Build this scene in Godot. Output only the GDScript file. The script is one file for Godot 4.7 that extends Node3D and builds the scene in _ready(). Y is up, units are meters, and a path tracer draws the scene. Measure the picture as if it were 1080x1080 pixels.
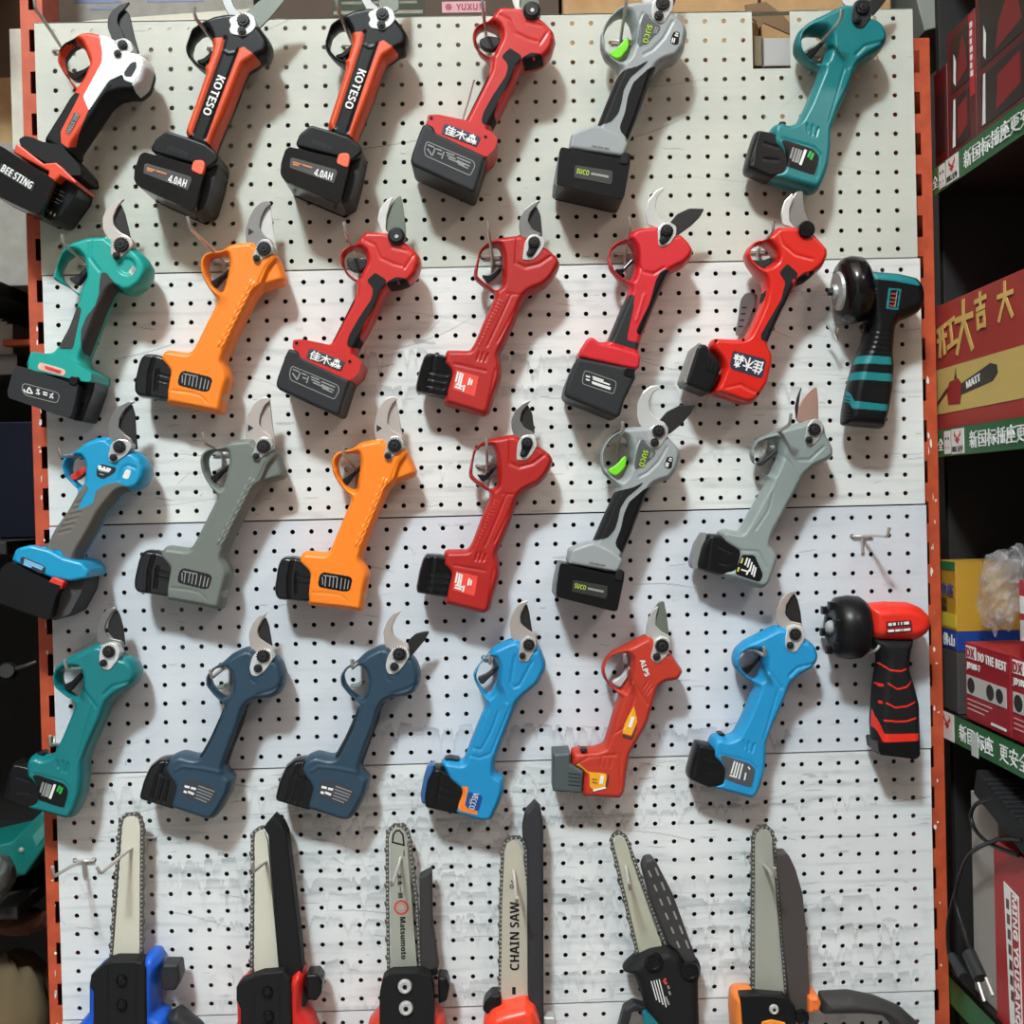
extends Node3D
# Shop wall of cordless pruning shears and mini chainsaws on white pegboard.
# Units are metres; the pegboard's front face is the plane z = 0, the aisle is +z.

const HALF := 0.482143            # tangent of half the field of view
const PX := 0.00125               # metres per picture pixel on the pegboard
var eye_basis: Basis
var eye: Vector3
var mats := {}
var taken := {}
# the tool being built
var ctx_o := Vector2.ZERO         # picture position of its tracing
var ctx_k := 4.5                  # tracing units per pixel
var ctx_z := 0.034                # distance of its middle plane from the board
var ctx_a := Vector3.ZERO         # its anchor
var ctx_root: Node3D
var ctx_h := 0.02                 # half thickness of its body
var grid := {}                    # height field of the last body
var g_t := PackedFloat32Array()
var font_bold: SystemFont
var font_plain: SystemFont

func _ready():
	set_up_view_and_light()
	make_materials()
	build_room()
	build_pegboard()
	build_rack()
	build_pruners()
	build_angle_tools()
	build_chainsaws()
	build_hooks()
	build_top_cartons()
	build_side_shelf()
	build_left_goods()

func set_up_view_and_light():
	var cam := Camera3D.new()
	cam.name = "camera"
	cam.position = Vector3(-0.027, 1.464, 1.40)
	cam.rotation_degrees = Vector3(-0.6, -1.1, -1.43)
	cam.fov = rad_to_deg(2.0 * atan(HALF))
	cam.near = 0.02
	add_child(cam)
	cam.current = true
	eye_basis = cam.basis
	eye = cam.position
	var we := WorldEnvironment.new()
	we.name = "environment"
	var e := Environment.new()
	e.background_mode = Environment.BG_COLOR
	e.background_color = Color(0.97, 0.985, 1.0)
	e.background_energy_multiplier = SKY_ENERGY
	e.tonemap_mode = Environment.TONE_MAPPER_LINEAR
	e.tonemap_exposure = EXPOSURE
	e.sdfgi_enabled = true
	e.ssao_enabled = true
	e.ssil_enabled = true
	we.environment = e
	add_child(we)

const SKY_ENERGY := 1.0
const EXPOSURE := 0.95
const KEY_ENERGY := 39.0

# ---------- picture to world ----------
func W(px: float, py: float, z: float) -> Vector3:
	var d := eye_basis * Vector3((px - 540.0) / 540.0 * HALF, (540.0 - py) / 540.0 * HALF, -1.0)
	return eye + d * ((z - eye.z) / d.z)

func WX(px: float, py: float, x: float) -> Vector3:
	var d := eye_basis * Vector3((px - 540.0) / 540.0 * HALF, (540.0 - py) / 540.0 * HALF, -1.0)
	return eye + d * ((x - eye.x) / d.x)

func q(arr: Array, z := -1.0) -> PackedVector2Array:
	var zz := ctx_z if z < 0.0 else z
	var out := PackedVector2Array()
	for i in range(0, arr.size() - 1, 2):
		var w := W(ctx_o.x + arr[i] / ctx_k, ctx_o.y + arr[i + 1] / ctx_k, zz) - ctx_a
		out.append(Vector2(w.x, w.y))
	return out

func q1(x: float, y: float, z := -1.0) -> Vector2:
	return q([x, y], z)[0]

# ---------- nodes ----------
func numbered(called: String) -> String:
	if not taken.has(called):
		taken[called] = 0
		return called
	taken[called] += 1
	return "%s_%03d" % [called, taken[called]]

func tag(o, label: String, category: String, group := ""):
	o.set_meta("label", label)
	o.set_meta("category", category)
	if group != "":
		o.set_meta("group", group)
	return o

func thing(called: String, label: String, category: String, at := Vector3.ZERO, group := "") -> Node3D:
	var o := Node3D.new()
	o.name = numbered(called)
	add_child(o)
	o.position = at
	tag(o, label, category, group)
	return o

func obj(called: String, mesh: Mesh, mat: Material, parent: Node = null) -> MeshInstance3D:
	var o := MeshInstance3D.new()
	o.name = numbered(called) if parent == null else called
	o.mesh = mesh
	if mesh.get_surface_count() > 0:
		o.set_surface_override_material(0, mat)
	(self if parent == null else parent).add_child(o, true)
	return o

func structure(o):
	o.set_meta("kind", "structure")
	return o

func dup(src: Node3D, label: String, px: float, py: float, z: float, grow := 1.0, turn := 0.0, swaps := {}, group := "") -> Node3D:
	var r: Node3D = src.duplicate()
	var base := String(src.name)
	if base.length() > 4 and base[base.length() - 4] == "_" and base.substr(base.length() - 3).is_valid_int():
		base = base.substr(0, base.length() - 4)
	r.name = numbered(base)
	add_child(r)
	var w := W(px, py, z)
	r.position = Vector3(w.x, w.y, 0.0)
	r.rotation_degrees.z = turn
	r.scale = Vector3(grow, grow, 1.0)
	r.set_meta("label", label)
	if group != "":
		r.set_meta("group", group)
	for c in r.find_children("*", "MeshInstance3D", true, false):
		for k in swaps:
			if String(c.name).begins_with(k):
				c.set_surface_override_material(0, swaps[k])
	return r

# ---------- materials ----------
func pm(r: float, g: float, b: float, rough := 0.45, metal := 0.0, spec := 0.5) -> StandardMaterial3D:
	var key := "%.3f %.3f %.3f %.2f %.2f %.2f" % [r, g, b, rough, metal, spec]
	if not mats.has(key):
		var m := StandardMaterial3D.new()
		m.albedo_color = Color(r, g, b)
		m.roughness = rough
		m.metallic = metal
		m.metallic_specular = spec
		mats[key] = m
	return mats[key]

func c8(r: int, g: int, b: int, rough := 0.45, metal := 0.0, spec := 0.5) -> StandardMaterial3D:
	return pm(r / 255.0, g / 255.0, b / 255.0, rough, metal, spec)

# ---------- outlines ----------
func smooth(p: PackedVector2Array, times := 1) -> PackedVector2Array:
	var a := p
	for t in times:
		var b := PackedVector2Array()
		var n := a.size()
		for i in n:
			var u := a[i]
			var v := a[(i + 1) % n]
			var f := minf(0.25, 0.0018 / maxf(u.distance_to(v), 1e-6))
			b.append(u.lerp(v, f))
			b.append(u.lerp(v, 1.0 - f))
		a = b
	return a

func ccw(p: PackedVector2Array) -> PackedVector2Array:
	var a := p.duplicate()
	var s := 0.0
	for i in a.size():
		s += a[i].cross(a[(i + 1) % a.size()])
	if s < 0.0:
		a.reverse()
	return a

func inset(p: PackedVector2Array, d: float) -> PackedVector2Array:
	var out := PackedVector2Array()
	var n := p.size()
	for i in n:
		var e1 := (p[i] - p[(i + n - 1) % n]).normalized()
		var e2 := (p[(i + 1) % n] - p[i]).normalized()
		var n1 := Vector2(-e1.y, e1.x)
		var n2 := Vector2(-e2.y, e2.x)
		out.append(p[i] + (n1 + n2) * (d / maxf(0.4, 1.0 + n1.dot(n2))))
	return out

func circle(c: Vector2, r: float, n := 24) -> PackedVector2Array:
	var out := PackedVector2Array()
	for i in n:
		out.append(c + Vector2(cos(TAU * i / n), sin(TAU * i / n)) * r)
	return out

func gear(c: Vector2, r: float, n: int) -> PackedVector2Array:
	var out := PackedVector2Array()
	for i in n:
		for k in 4:
			var a := TAU * (i + k * 0.25) / n
			out.append(c + Vector2(cos(a), sin(a)) * (r if k < 2 else r * 0.84))
	return out

func rect2(x0: float, y0: float, x1: float, y1: float) -> PackedVector2Array:
	return PackedVector2Array([Vector2(x0, y0), Vector2(x1, y0), Vector2(x1, y1), Vector2(x0, y1)])

# ---------- meshes ----------
func tri(st: SurfaceTool, a: Vector3, b: Vector3, c: Vector3):
	st.add_vertex(a)
	st.add_vertex(c)
	st.add_vertex(b)

# prism over an outline from z0 to z1 with a bevelled front and back edge; added to st
func prism(st: SurfaceTool, outline: PackedVector2Array, z0: float, z1: float, bevel := 0.0):
	var p := ccw(outline)
	var n := p.size()
	var rings := []
	if bevel > 0.0:
		var steps := 2 if bevel < 0.0025 else 5
		for k in steps + 1:
			var an := PI / 2 * k / steps
			rings.append([inset(p, bevel * (1.0 - sin(an))), z0 + bevel * (1.0 - cos(an))])
		for k in steps + 1:
			var an := PI / 2 * (1.0 - float(k) / steps)
			rings.append([inset(p, bevel * (1.0 - sin(an))), z1 - bevel * (1.0 - cos(an))])
	else:
		rings = [[p, z0], [p, z1]]
	for k in rings.size() - 1:
		var a: PackedVector2Array = rings[k][0]
		var b: PackedVector2Array = rings[k + 1][0]
		var za: float = rings[k][1]
		var zb: float = rings[k + 1][1]
		for i in n:
			var j := (i + 1) % n
			var v0 := Vector3(a[i].x, a[i].y, za)
			var v1 := Vector3(a[j].x, a[j].y, za)
			var v2 := Vector3(b[j].x, b[j].y, zb)
			var v3 := Vector3(b[i].x, b[i].y, zb)
			tri(st, v0, v1, v2)
			tri(st, v0, v2, v3)
	var cap: PackedVector2Array = rings[rings.size() - 1][0]
	var ids := Geometry2D.triangulate_polygon(cap)
	if ids.is_empty():
		cap = p
		ids = Geometry2D.triangulate_polygon(cap)
	for i in range(0, ids.size(), 3):
		var u := cap[ids[i]]
		var v := cap[ids[i + 1]]
		var w := cap[ids[i + 2]]
		if (v - u).cross(w - u) < 0.0:
			var s := v
			v = w
			w = s
		tri(st, Vector3(u.x, u.y, z1), Vector3(v.x, v.y, z1), Vector3(w.x, w.y, z1))
		tri(st, Vector3(u.x, u.y, z0), Vector3(w.x, w.y, z0), Vector3(v.x, v.y, z0))

func new_st() -> SurfaceTool:
	var st := SurfaceTool.new()
	st.begin(Mesh.PRIMITIVE_TRIANGLES)
	st.set_smooth_group(-1)
	return st

func done(st: SurfaceTool) -> ArrayMesh:
	st.generate_normals()
	return st.commit()

func slab_mesh(outline: PackedVector2Array, z0: float, z1: float, bevel := 0.0) -> ArrayMesh:
	var st := new_st()
	prism(st, outline, z0, z1, bevel)
	return done(st)

func box_mesh(size: Vector3, bevel := 0.002) -> ArrayMesh:
	return slab_mesh(rect2(-size.x / 2, -size.y / 2, size.x / 2, size.y / 2), -size.z / 2, size.z / 2, bevel)

func tube_mesh(points: Array, r: float, sides := 8) -> ArrayMesh:
	var st := SurfaceTool.new()
	st.begin(Mesh.PRIMITIVE_TRIANGLES)
	st.set_smooth_group(0)
	var up := Vector3(0.31, 0.93, 0.17).normalized()
	var rings := []
	for i in points.size():
		var dir: Vector3
		if i == 0:
			dir = points[1] - points[0]
		elif i == points.size() - 1:
			dir = points[i] - points[i - 1]
		else:
			dir = (points[i + 1] - points[i]).normalized() + (points[i] - points[i - 1]).normalized()
		dir = dir.normalized()
		var s := dir.cross(up).normalized()
		var t := s.cross(dir).normalized()
		var ring := []
		for k in sides:
			var a := TAU * k / sides
			ring.append(points[i] + (s * cos(a) + t * sin(a)) * r)
		rings.append(ring)
	for i in rings.size() - 1:
		for k in sides:
			var j := (k + 1) % sides
			tri(st, rings[i][k], rings[i + 1][k], rings[i + 1][j])
			tri(st, rings[i][k], rings[i + 1][j], rings[i][j])
	st.set_smooth_group(-1)
	for k in range(1, sides - 1):
		tri(st, rings[0][0], rings[0][k], rings[0][k + 1])
		var e: Array = rings[rings.size() - 1]
		tri(st, e[0], e[k + 1], e[k])
	st.generate_normals()
	return st.commit()

func curve_points(pts: Array, per := 6) -> Array:
	var out := []
	for i in pts.size() - 1:
		var p0: Vector3 = pts[maxi(i - 1, 0)]
		var p3: Vector3 = pts[mini(i + 2, pts.size() - 1)]
		for k in per:
			out.append(pts[i].cubic_interpolate(pts[i + 1], p0, p3, float(k) / per))
	out.append(pts[pts.size() - 1])
	return out

# profile: radius, height along the axis
func lathe_mesh(profile: Array, at: Vector3, axis: Vector3, sides := 32, soft := false) -> ArrayMesh:
	var st := SurfaceTool.new()
	st.begin(Mesh.PRIMITIVE_TRIANGLES)
	st.set_smooth_group(0 if soft else -1)
	var w := axis.normalized()
	var u := w.cross(Vector3(0.1, 0.2, 0.97)).normalized()
	var v := w.cross(u)
	for i in profile.size() - 1:
		for k in sides:
			var a := TAU * k / sides
			var b := TAU * (k + 1) / sides
			var p0: Vector3 = at + w * profile[i][1] + (u * cos(a) + v * sin(a)) * profile[i][0]
			var p1: Vector3 = at + w * profile[i][1] + (u * cos(b) + v * sin(b)) * profile[i][0]
			var p2: Vector3 = at + w * profile[i + 1][1] + (u * cos(b) + v * sin(b)) * profile[i + 1][0]
			var p3: Vector3 = at + w * profile[i + 1][1] + (u * cos(a) + v * sin(a)) * profile[i + 1][0]
			if profile[i][0] > 1e-6:
				tri(st, p0, p1, p2)
			if profile[i + 1][0] > 1e-6:
				tri(st, p0, p2, p3)
	st.generate_normals()
	return st.commit()

# ---------- sculpted relief: an outline swelling to both sides of a middle plane ----------
func seg_near(a: Vector2, b: Vector2, rm: float, x0: float, y0: float, c: float, nx: int, ny: int):
	var i0 := maxi(0, int((minf(a.x, b.x) - rm - x0) / c))
	var i1 := mini(nx - 1, int((maxf(a.x, b.x) + rm - x0) / c) + 1)
	var j0 := maxi(0, int((minf(a.y, b.y) - rm - y0) / c))
	var j1 := mini(ny - 1, int((maxf(a.y, b.y) + rm - y0) / c) + 1)
	var abx := b.x - a.x
	var aby := b.y - a.y
	var l2 := maxf(abx * abx + aby * aby, 1e-12)
	for j in range(j0, j1 + 1):
		var py := y0 + j * c - a.y
		var row := j * nx
		for i in range(i0, i1 + 1):
			var px := x0 + i * c - a.x
			var t := clampf((px * abx + py * aby) / l2, 0.0, 1.0)
			var ex := px - t * abx
			var ey := py - t * aby
			var s := ex * ex + ey * ey
			if s < g_t[row + i]:
				g_t[row + i] = s

func inside_mask(loops: Array, x0: float, y0: float, c: float, nx: int, ny: int) -> PackedByteArray:
	var m := PackedByteArray()
	m.resize(nx * ny)
	for j in ny:
		var y := y0 + j * c + c * 1e-3
		var xs := []
		for lp in loops:
			var n: int = lp.size()
			for i in n:
				var a: Vector2 = lp[i]
				var b: Vector2 = lp[(i + 1) % n]
				if (a.y > y) != (b.y > y):
					xs.append(a.x + (y - a.y) / (b.y - a.y) * (b.x - a.x))
		xs.sort()
		for k in range(0, xs.size() - 1, 2):
			var i0 := maxi(0, int(ceil((xs[k] - x0) / c)))
			var i1 := mini(nx - 1, int(floor((xs[k + 1] - x0) / c)))
			for i in range(i0, i1 + 1):
				m[j * nx + i] = 1
	return m

# details: [polyline, half width, height] (a groove when the height is negative), or [outline, height, ramp, true] for a raised field
func details_field(details: Array, x0: float, y0: float, c: float, nx: int, ny: int) -> PackedFloat32Array:
	var f := PackedFloat32Array()
	f.resize(nx * ny)
	for d in details:
		var pts: PackedVector2Array = d[0]
		if d.size() > 3:
			var ramp: float = d[2]
			g_t.resize(nx * ny)
			g_t.fill(ramp * ramp)
			for i in pts.size():
				seg_near(pts[i], pts[(i + 1) % pts.size()], ramp, x0, y0, c, nx, ny)
			var m := inside_mask([pts], x0, y0, c, nx, ny)
			for i in nx * ny:
				if m[i] == 1:
					var t := sqrt(g_t[i]) / ramp
					f[i] += d[1] * t * t * (3.0 - 2.0 * t)
			continue
		var w: float = d[1]
		g_t.resize(nx * ny)
		g_t.fill(w * w)
		for i in pts.size() - 1:
			seg_near(pts[i], pts[i + 1], w, x0, y0, c, nx, ny)
		for i in nx * ny:
			if g_t[i] < w * w:
				var t := 1.0 - sqrt(g_t[i]) / w
				f[i] += d[2] * t * t * (3.0 - 2.0 * t)
	return f

func relief(called: String, mat: Material, outline: PackedVector2Array, o := {}) -> MeshInstance3D:
	var on: bool = o.get("on", false)
	var c: float = grid.c if on else o.get("cell", 0.0015)
	var R: float = o.get("r", 0.012)
	var H: float = o.get("h", ctx_h)
	var B: float = o.get("b", H)
	var zc: float = o.get("z", ctx_z)
	var loops := [outline]
	loops.append_array(o.get("holes", []))
	var lo := outline[0]
	var hi := outline[0]
	for p in outline:
		lo = lo.min(p)
		hi = hi.max(p)
	var x0 := lo.x - 2.5 * c
	var y0 := lo.y - 2.5 * c
	var oi := 0
	var oj := 0
	if on:
		oi = int(floor((x0 - grid.x0) / c))
		oj = int(floor((y0 - grid.y0) / c))
		x0 = grid.x0 + oi * c
		y0 = grid.y0 + oj * c
	var nx := int((hi.x - x0) / c) + 4
	var ny := int((hi.y - y0) / c) + 4
	var n := nx * ny
	var rm := R + 2.0 * c
	g_t.resize(n)
	g_t.fill(rm * rm)
	for lp in loops:
		for i in lp.size():
			seg_near(lp[i], lp[(i + 1) % lp.size()], rm, x0, y0, c, nx, ny)
	var mask := inside_mask(loops, x0, y0, c, nx, ny)
	var d := PackedFloat32Array()
	d.resize(n)
	for i in n:
		var s := sqrt(g_t[i])
		d[i] = s if mask[i] == 1 else -s
	for t in o.get("blur", 0 if on else 1):
		var e := d.duplicate()
		for j in range(1, ny - 1):
			for i in range(1, nx - 1):
				var k := j * nx + i
				e[k] = (d[k] * 4.0 + (d[k - 1] + d[k + 1] + d[k - nx] + d[k + nx]) * 2.0 + d[k - nx - 1] + d[k - nx + 1] + d[k + nx - 1] + d[k + nx + 1]) / 16.0
		d = e
	var det := details_field(o.get("details", []), x0, y0, c, nx, ny)
	var h := PackedFloat32Array()
	h.resize(n)
	var hb := PackedFloat32Array()
	var nb := PackedVector3Array()
	if on:
		hb.resize(n)
		nb.resize(n)
		var gnx: int = grid.nx
		var gny: int = grid.ny
		var gd: PackedFloat32Array = grid.d
		var gh: PackedFloat32Array = grid.h
		var gn: PackedVector3Array = grid.n
		for j in ny:
			for i in nx:
				var k := j * nx + i
				var gi := i + oi
				var gj := j + oj
				if gi < 0 or gj < 0 or gi >= gnx or gj >= gny:
					d[k] = -c
					continue
				var gk := gj * gnx + gi
				d[k] = minf(d[k], gd[gk])
				hb[k] = gh[gk]
				nb[k] = gn[gk]
	var nrm := PackedVector3Array()
	nrm.resize(n)
	for j in range(1, ny - 1):
		for i in range(1, nx - 1):
			var k := j * nx + i
			if d[k] <= 0.0:
				continue
			var t := minf(d[k] / R, 1.0)
			var u := 1.0 - t
			var pf := sqrt(maxf(0.0, 1.0 - u * u))
			var gx := (det[k + 1] - det[k - 1]) / (2.0 * c)
			var gy := (det[k + nx] - det[k - nx]) / (2.0 * c)
			if on:
				h[k] = hb[k] + H * pf + det[k] * pf
				var m := nb[k]
				var mz := maxf(m.z, 0.08)
				nrm[k] = Vector3(m.x / mz - gx, m.y / mz - gy, 1.0).normalized()
			else:
				h[k] = H * pf + det[k] * pf
				var sl := 0.0
				if t < 1.0:
					sl = H / R * u / maxf(pf, 0.12)
				var dx := (d[k + 1] - d[k - 1]) / (2.0 * c)
				var dy := (d[k + nx] - d[k - nx]) / (2.0 * c)
				nrm[k] = Vector3(-sl * dx - gx, -sl * dy - gy, 1.0).normalized()
	if o.get("keep", false):
		grid = {"x0": x0, "y0": y0, "c": c, "nx": nx, "ny": ny, "d": d, "h": h, "n": nrm}
	# marching squares
	var V := PackedVector3Array()
	var N := PackedVector3Array()
	var idx := PackedInt32Array()
	var vf := PackedInt32Array()
	var vb := PackedInt32Array()
	var ex := PackedInt32Array()
	var ey := PackedInt32Array()
	vf.resize(n); vf.fill(-1)
	vb.resize(n); vb.fill(-1)
	ex.resize(n); ex.fill(-1)
	ey.resize(n); ey.fill(-1)
	for j in ny - 1:
		for i in nx - 1:
			var k := j * nx + i
			var ks := [k, k + 1, k + nx + 1, k + nx]
			var count := 0
			for a in 4:
				if d[ks[a]] > 0.0:
					count += 1
			if count == 0:
				continue
			var front := []
			var back := []
			for a in 4:
				var ka: int = ks[a]
				var kb: int = ks[(a + 1) % 4]
				if d[ka] > 0.0:
					if vf[ka] < 0:
						var x := x0 + (ka % nx) * c
						var y := y0 + (ka / nx) * c
						vf[ka] = V.size()
						V.append(Vector3(x, y, zc + h[ka]))
						N.append(nrm[ka])
						if not on:
							vb[ka] = V.size()
							var pf2: float = h[ka] - det[ka]
							V.append(Vector3(x, y, zc - maxf(pf2, 0.0) * B / H))
							N.append(Vector3(nrm[ka].x, nrm[ka].y, -nrm[ka].z))
					front.append(vf[ka])
					back.append(vb[ka])
				if (d[ka] > 0.0) != (d[kb] > 0.0):
					var lowk := mini(ka, kb)
					var across := absi(ka - kb) == 1
					var id: int = ex[lowk] if across else ey[lowk]
					if id < 0:
						var t2: float = d[ka] / (d[ka] - d[kb])
						var pa := Vector2(x0 + (ka % nx) * c, y0 + (ka / nx) * c)
						var pb := Vector2(x0 + (kb % nx) * c, y0 + (kb / nx) * c)
						var p := pa.lerp(pb, t2)
						id = V.size()
						if on and (hb[ka] <= 0.0 or hb[kb] <= 0.0):
							var out2 := (pb - pa).normalized() * (0.0004 if d[ka] > 0.0 else -0.0004)
							V.append(Vector3(p.x + out2.x, p.y + out2.y, zc - 0.0002))
							N.append(nrm[ka if d[ka] > 0.0 else kb])
						elif on:
							V.append(Vector3(p.x, p.y, zc + lerpf(hb[ka], hb[kb], t2) - 0.0004))
							N.append(nrm[ka if d[ka] > 0.0 else kb])
						else:
							V.append(Vector3(p.x, p.y, zc))
							var kk := ka if d[ka] > 0.0 else kb
							var ii := clampi(kk % nx, 1, nx - 2)
							var jj := clampi(kk / nx, 1, ny - 2)
							var g := Vector2(d[jj * nx + ii + 1] - d[jj * nx + ii - 1], d[jj * nx + nx + ii] - d[jj * nx - nx + ii])
							g = -g.normalized()
							N.append(Vector3(g.x, g.y, 0.0))
						if across:
							ex[lowk] = id
						else:
							ey[lowk] = id
					front.append(id)
					back.append(id)
			for a in range(1, front.size() - 1):
				idx.append(front[0]); idx.append(front[a + 1]); idx.append(front[a])
				if not on:
					idx.append(back[0]); idx.append(back[a]); idx.append(back[a + 1])
	var arrays := []
	arrays.resize(Mesh.ARRAY_MAX)
	arrays[Mesh.ARRAY_VERTEX] = V
	arrays[Mesh.ARRAY_NORMAL] = N
	arrays[Mesh.ARRAY_INDEX] = idx
	var mesh := ArrayMesh.new()
	if idx.size() > 0:
		mesh.add_surface_from_arrays(Mesh.PRIMITIVE_TRIANGLES, arrays)
	else:
		print("empty relief ", called)
	return obj(called, mesh, mat, o.get("parent", ctx_root))

# ---------- lettering ----------
func text_mesh(s: String, bold := true) -> TextMesh:
	var t := TextMesh.new()
	t.text = s
	t.font = font_bold if bold else font_plain
	t.font_size = 40
	t.pixel_size = 0.001
	t.depth = 0.0006
	t.curve_step = 2.0
	return t

# lettering whose middle line runs from a to b, letters as high as given
func letters(s: String, a: Vector2, b: Vector2, high: float, z: float, mat: Material, parent: Node, bold := true) -> MeshInstance3D:
	var t := text_mesh(s, bold)
	var bb := t.get_aabb()
	var o := obj("lettering", t, mat, parent)
	var dir := b - a
	var sx := dir.length() / maxf(bb.size.x, 0.001)
	var sy := high / maxf(bb.size.y, 0.001)
	var ang := dir.angle()
	o.rotation.z = ang
	o.scale = Vector3(sx, sy, 1.0)
	var mid := (a + b) * 0.5
	var off := Vector2(bb.get_center().x * sx, bb.get_center().y * sy).rotated(ang)
	o.position = Vector3(mid.x - off.x, mid.y - off.y, z)
	return o

const TREE := [[8,30,92,30],[50,5,50,97],[48,32,8,80],[52,32,92,80]]
const GLYPHS := {
	"fine": [[30,5,10,45],[20,30,20,97],[40,20,92,20],[66,5,66,45],[36,45,96,45],[42,68,92,68],[66,50,66,92],[34,92,98,92]],
	"tree": TREE,
	"new": [[10,15,48,15],[29,3,29,15],[17,22,22,34],[42,22,36,34],[5,38,52,38],[8,58,50,58],[29,38,29,97],[26,60,8,82],[32,60,48,78],[88,5,62,15],[62,15,62,60,52,95],[62,42,97,42],[80,42,80,97]],
	"nation": [[10,8,10,95],[10,8,90,8,90,95],[10,93,90,93],[25,28,75,28],[50,28,50,75],[28,50,72,50],[22,75,78,75],[62,58,70,68]],
	"mark": [[2,30,40,30],[21,5,21,97],[20,34,3,70],[24,36,38,56],[52,15,92,15],[45,40,98,40],[72,40,72,92,62,88],[57,55,46,80],[85,55,97,78]],
	"insert": [[5,28,38,28],[22,5,22,92,12,86],[5,62,38,50],[85,8,50,16],[44,30,97,30],[70,16,70,88],[52,42,52,90,90,90,90,42],[52,64,64,64],[76,64,90,64]],
	"seat": [[52,2,56,12],[15,14,95,14],[15,14,15,60,5,95],[36,28,26,55],[38,40,46,54],[74,28,64,55],[76,40,86,54],[55,24,55,92],[28,66,86,66],[20,92,95,92]],
	"more": [[8,10,92,10],[20,26,20,62],[20,26,80,26,80,62],[20,44,80,44],[20,62,80,62],[50,10,46,66,10,96],[26,68,60,88,96,96]],
	"safe": [[50,2,54,12],[12,30,12,18,88,18,86,30],[45,28,28,62,80,92],[70,45,55,75,15,96],[5,50,95,50]],
	"whole": [[50,4,8,45],[50,4,92,45],[25,48,75,48],[22,70,78,70],[50,48,50,94],[8,94,92,94]],
	"open": [[12,12,88,12],[5,45,95,45],[32,12,30,60,12,96],[68,12,68,97]],
	"work": [[12,12,88,12],[50,12,50,90],[4,90,96,90]],
	"big": [[6,34,94,34],[50,4,48,40,10,96],[52,40,92,96]],
	"luck": [[12,18,88,18],[50,2,50,42],[24,42,76,42],[24,58,24,95],[24,58,76,58,76,95],[24,92,76,92]],
	"public": [[35,8,10,48],[64,8,92,48],[48,42,22,88,78,82],[66,64,86,94]],
	"cow": [[28,8,14,36],[22,26,86,26],[4,55,96,55],[52,4,52,97]],
	"fo": [[30,5,10,45],[20,30,20,97],[38,20,88,20,88,38,40,38,40,56,92,56,88,78,80,76],[56,6,54,70,40,96],[74,6,74,97]],
	"hill": [[50,6,50,88],[12,35,12,90,88,90],[88,35,88,92]],
	"one": [[8,50,92,50]],
	"turn": [[15,12,15,92],[15,12,85,12,85,92],[15,90,85,90],[36,36,36,66,64,66,64,36,36,36]],
	"root": [[8,30,92,30],[50,5,50,97],[48,32,8,80],[52,32,92,80],[32,75,68,75]],
}

func glyph(which: String) -> Array:
	if which == "forest":
		var out := []
		for f in [[22, 0, 0.56, 0.47], [0, 48, 0.48, 0.5], [52, 48, 0.48, 0.5]]:
			for s in TREE:
				var t := []
				for i in range(0, s.size(), 2):
					t.append(f[0] + s[i] * f[2])
					t.append(f[1] + s[i + 1] * f[3])
				out.append(t)
		return out
	return GLYPHS[which]

# a row of characters drawn with strokes; middle line from a to b
func hanzi(which: Array, a: Vector2, b: Vector2, high: float, z: float, mat: Material, parent: Node, weight := 9.0) -> MeshInstance3D:
	var st := new_st()
	var dir := (b - a) / which.size()
	var ux := dir.normalized() * minf(dir.length() * 0.94, high * 1.6)
	var uy := Vector2(ux.y, -ux.x).normalized() * high
	var zs := z
	for n in which.size():
		var org := a + dir * n + dir * 0.03 - uy * 0.5
		for s in glyph(which[n]):
			for i in range(0, s.size() - 2, 2):
				var p: Vector2 = org + ux * (s[i] / 100.0) + uy * (s[i + 1] / 100.0)
				var r: Vector2 = org + ux * (s[i + 2] / 100.0) + uy * (s[i + 3] / 100.0)
				var e := (r - p).normalized() * high * weight / 200.0
				var f := Vector2(-e.y, e.x)
				prism(st, PackedVector2Array([p - e - f, r + e - f, r + e + f, p - e + f]), z - 0.0003, zs + 0.0003)
				zs += 0.000012
	return obj("lettering", done(st), mat, parent)

# rows of tiny print as thin bars: each [ax, ay, bx, by]
func small_print(rows: Array, thick: float, z: float, mat: Material, parent: Node) -> MeshInstance3D:
	var st := new_st()
	for r in rows:
		var a := q1(r[0], r[1], z)
		var b := q1(r[2], r[3], z)
		var f := (b - a).normalized().orthogonal() * thick * 0.5
		prism(st, PackedVector2Array([a - f, b - f, b + f, a + f]), z - 0.0003, z + 0.0002)
	return obj("small_print", done(st), mat, parent)

# ---------- materials that are shared ----------
var m := {}

func noise_tex(freq: float, seed_: int, ramp: Array, oct := 4, size := 512) -> NoiseTexture2D:
	var fn := FastNoiseLite.new()
	fn.seed = seed_
	fn.frequency = freq
	fn.fractal_octaves = oct
	var t := NoiseTexture2D.new()
	t.noise = fn
	t.width = size
	t.height = size
	t.seamless = true
	if ramp.size():
		var g := Gradient.new()
		g.offsets = PackedFloat32Array([0.0, 1.0])
		g.colors = PackedColorArray([ramp[0], ramp[1]])
		t.color_ramp = g
	return t

func textured(a: Color, b: Color, freq: float, scale: float, rough: float, seed_ := 1) -> StandardMaterial3D:
	var t := StandardMaterial3D.new()
	t.albedo_texture = noise_tex(freq, seed_, [a, b])
	t.uv1_triplanar = true
	t.uv1_world_triplanar = true
	t.uv1_scale = Vector3.ONE * scale
	t.roughness = rough
	return t

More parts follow.
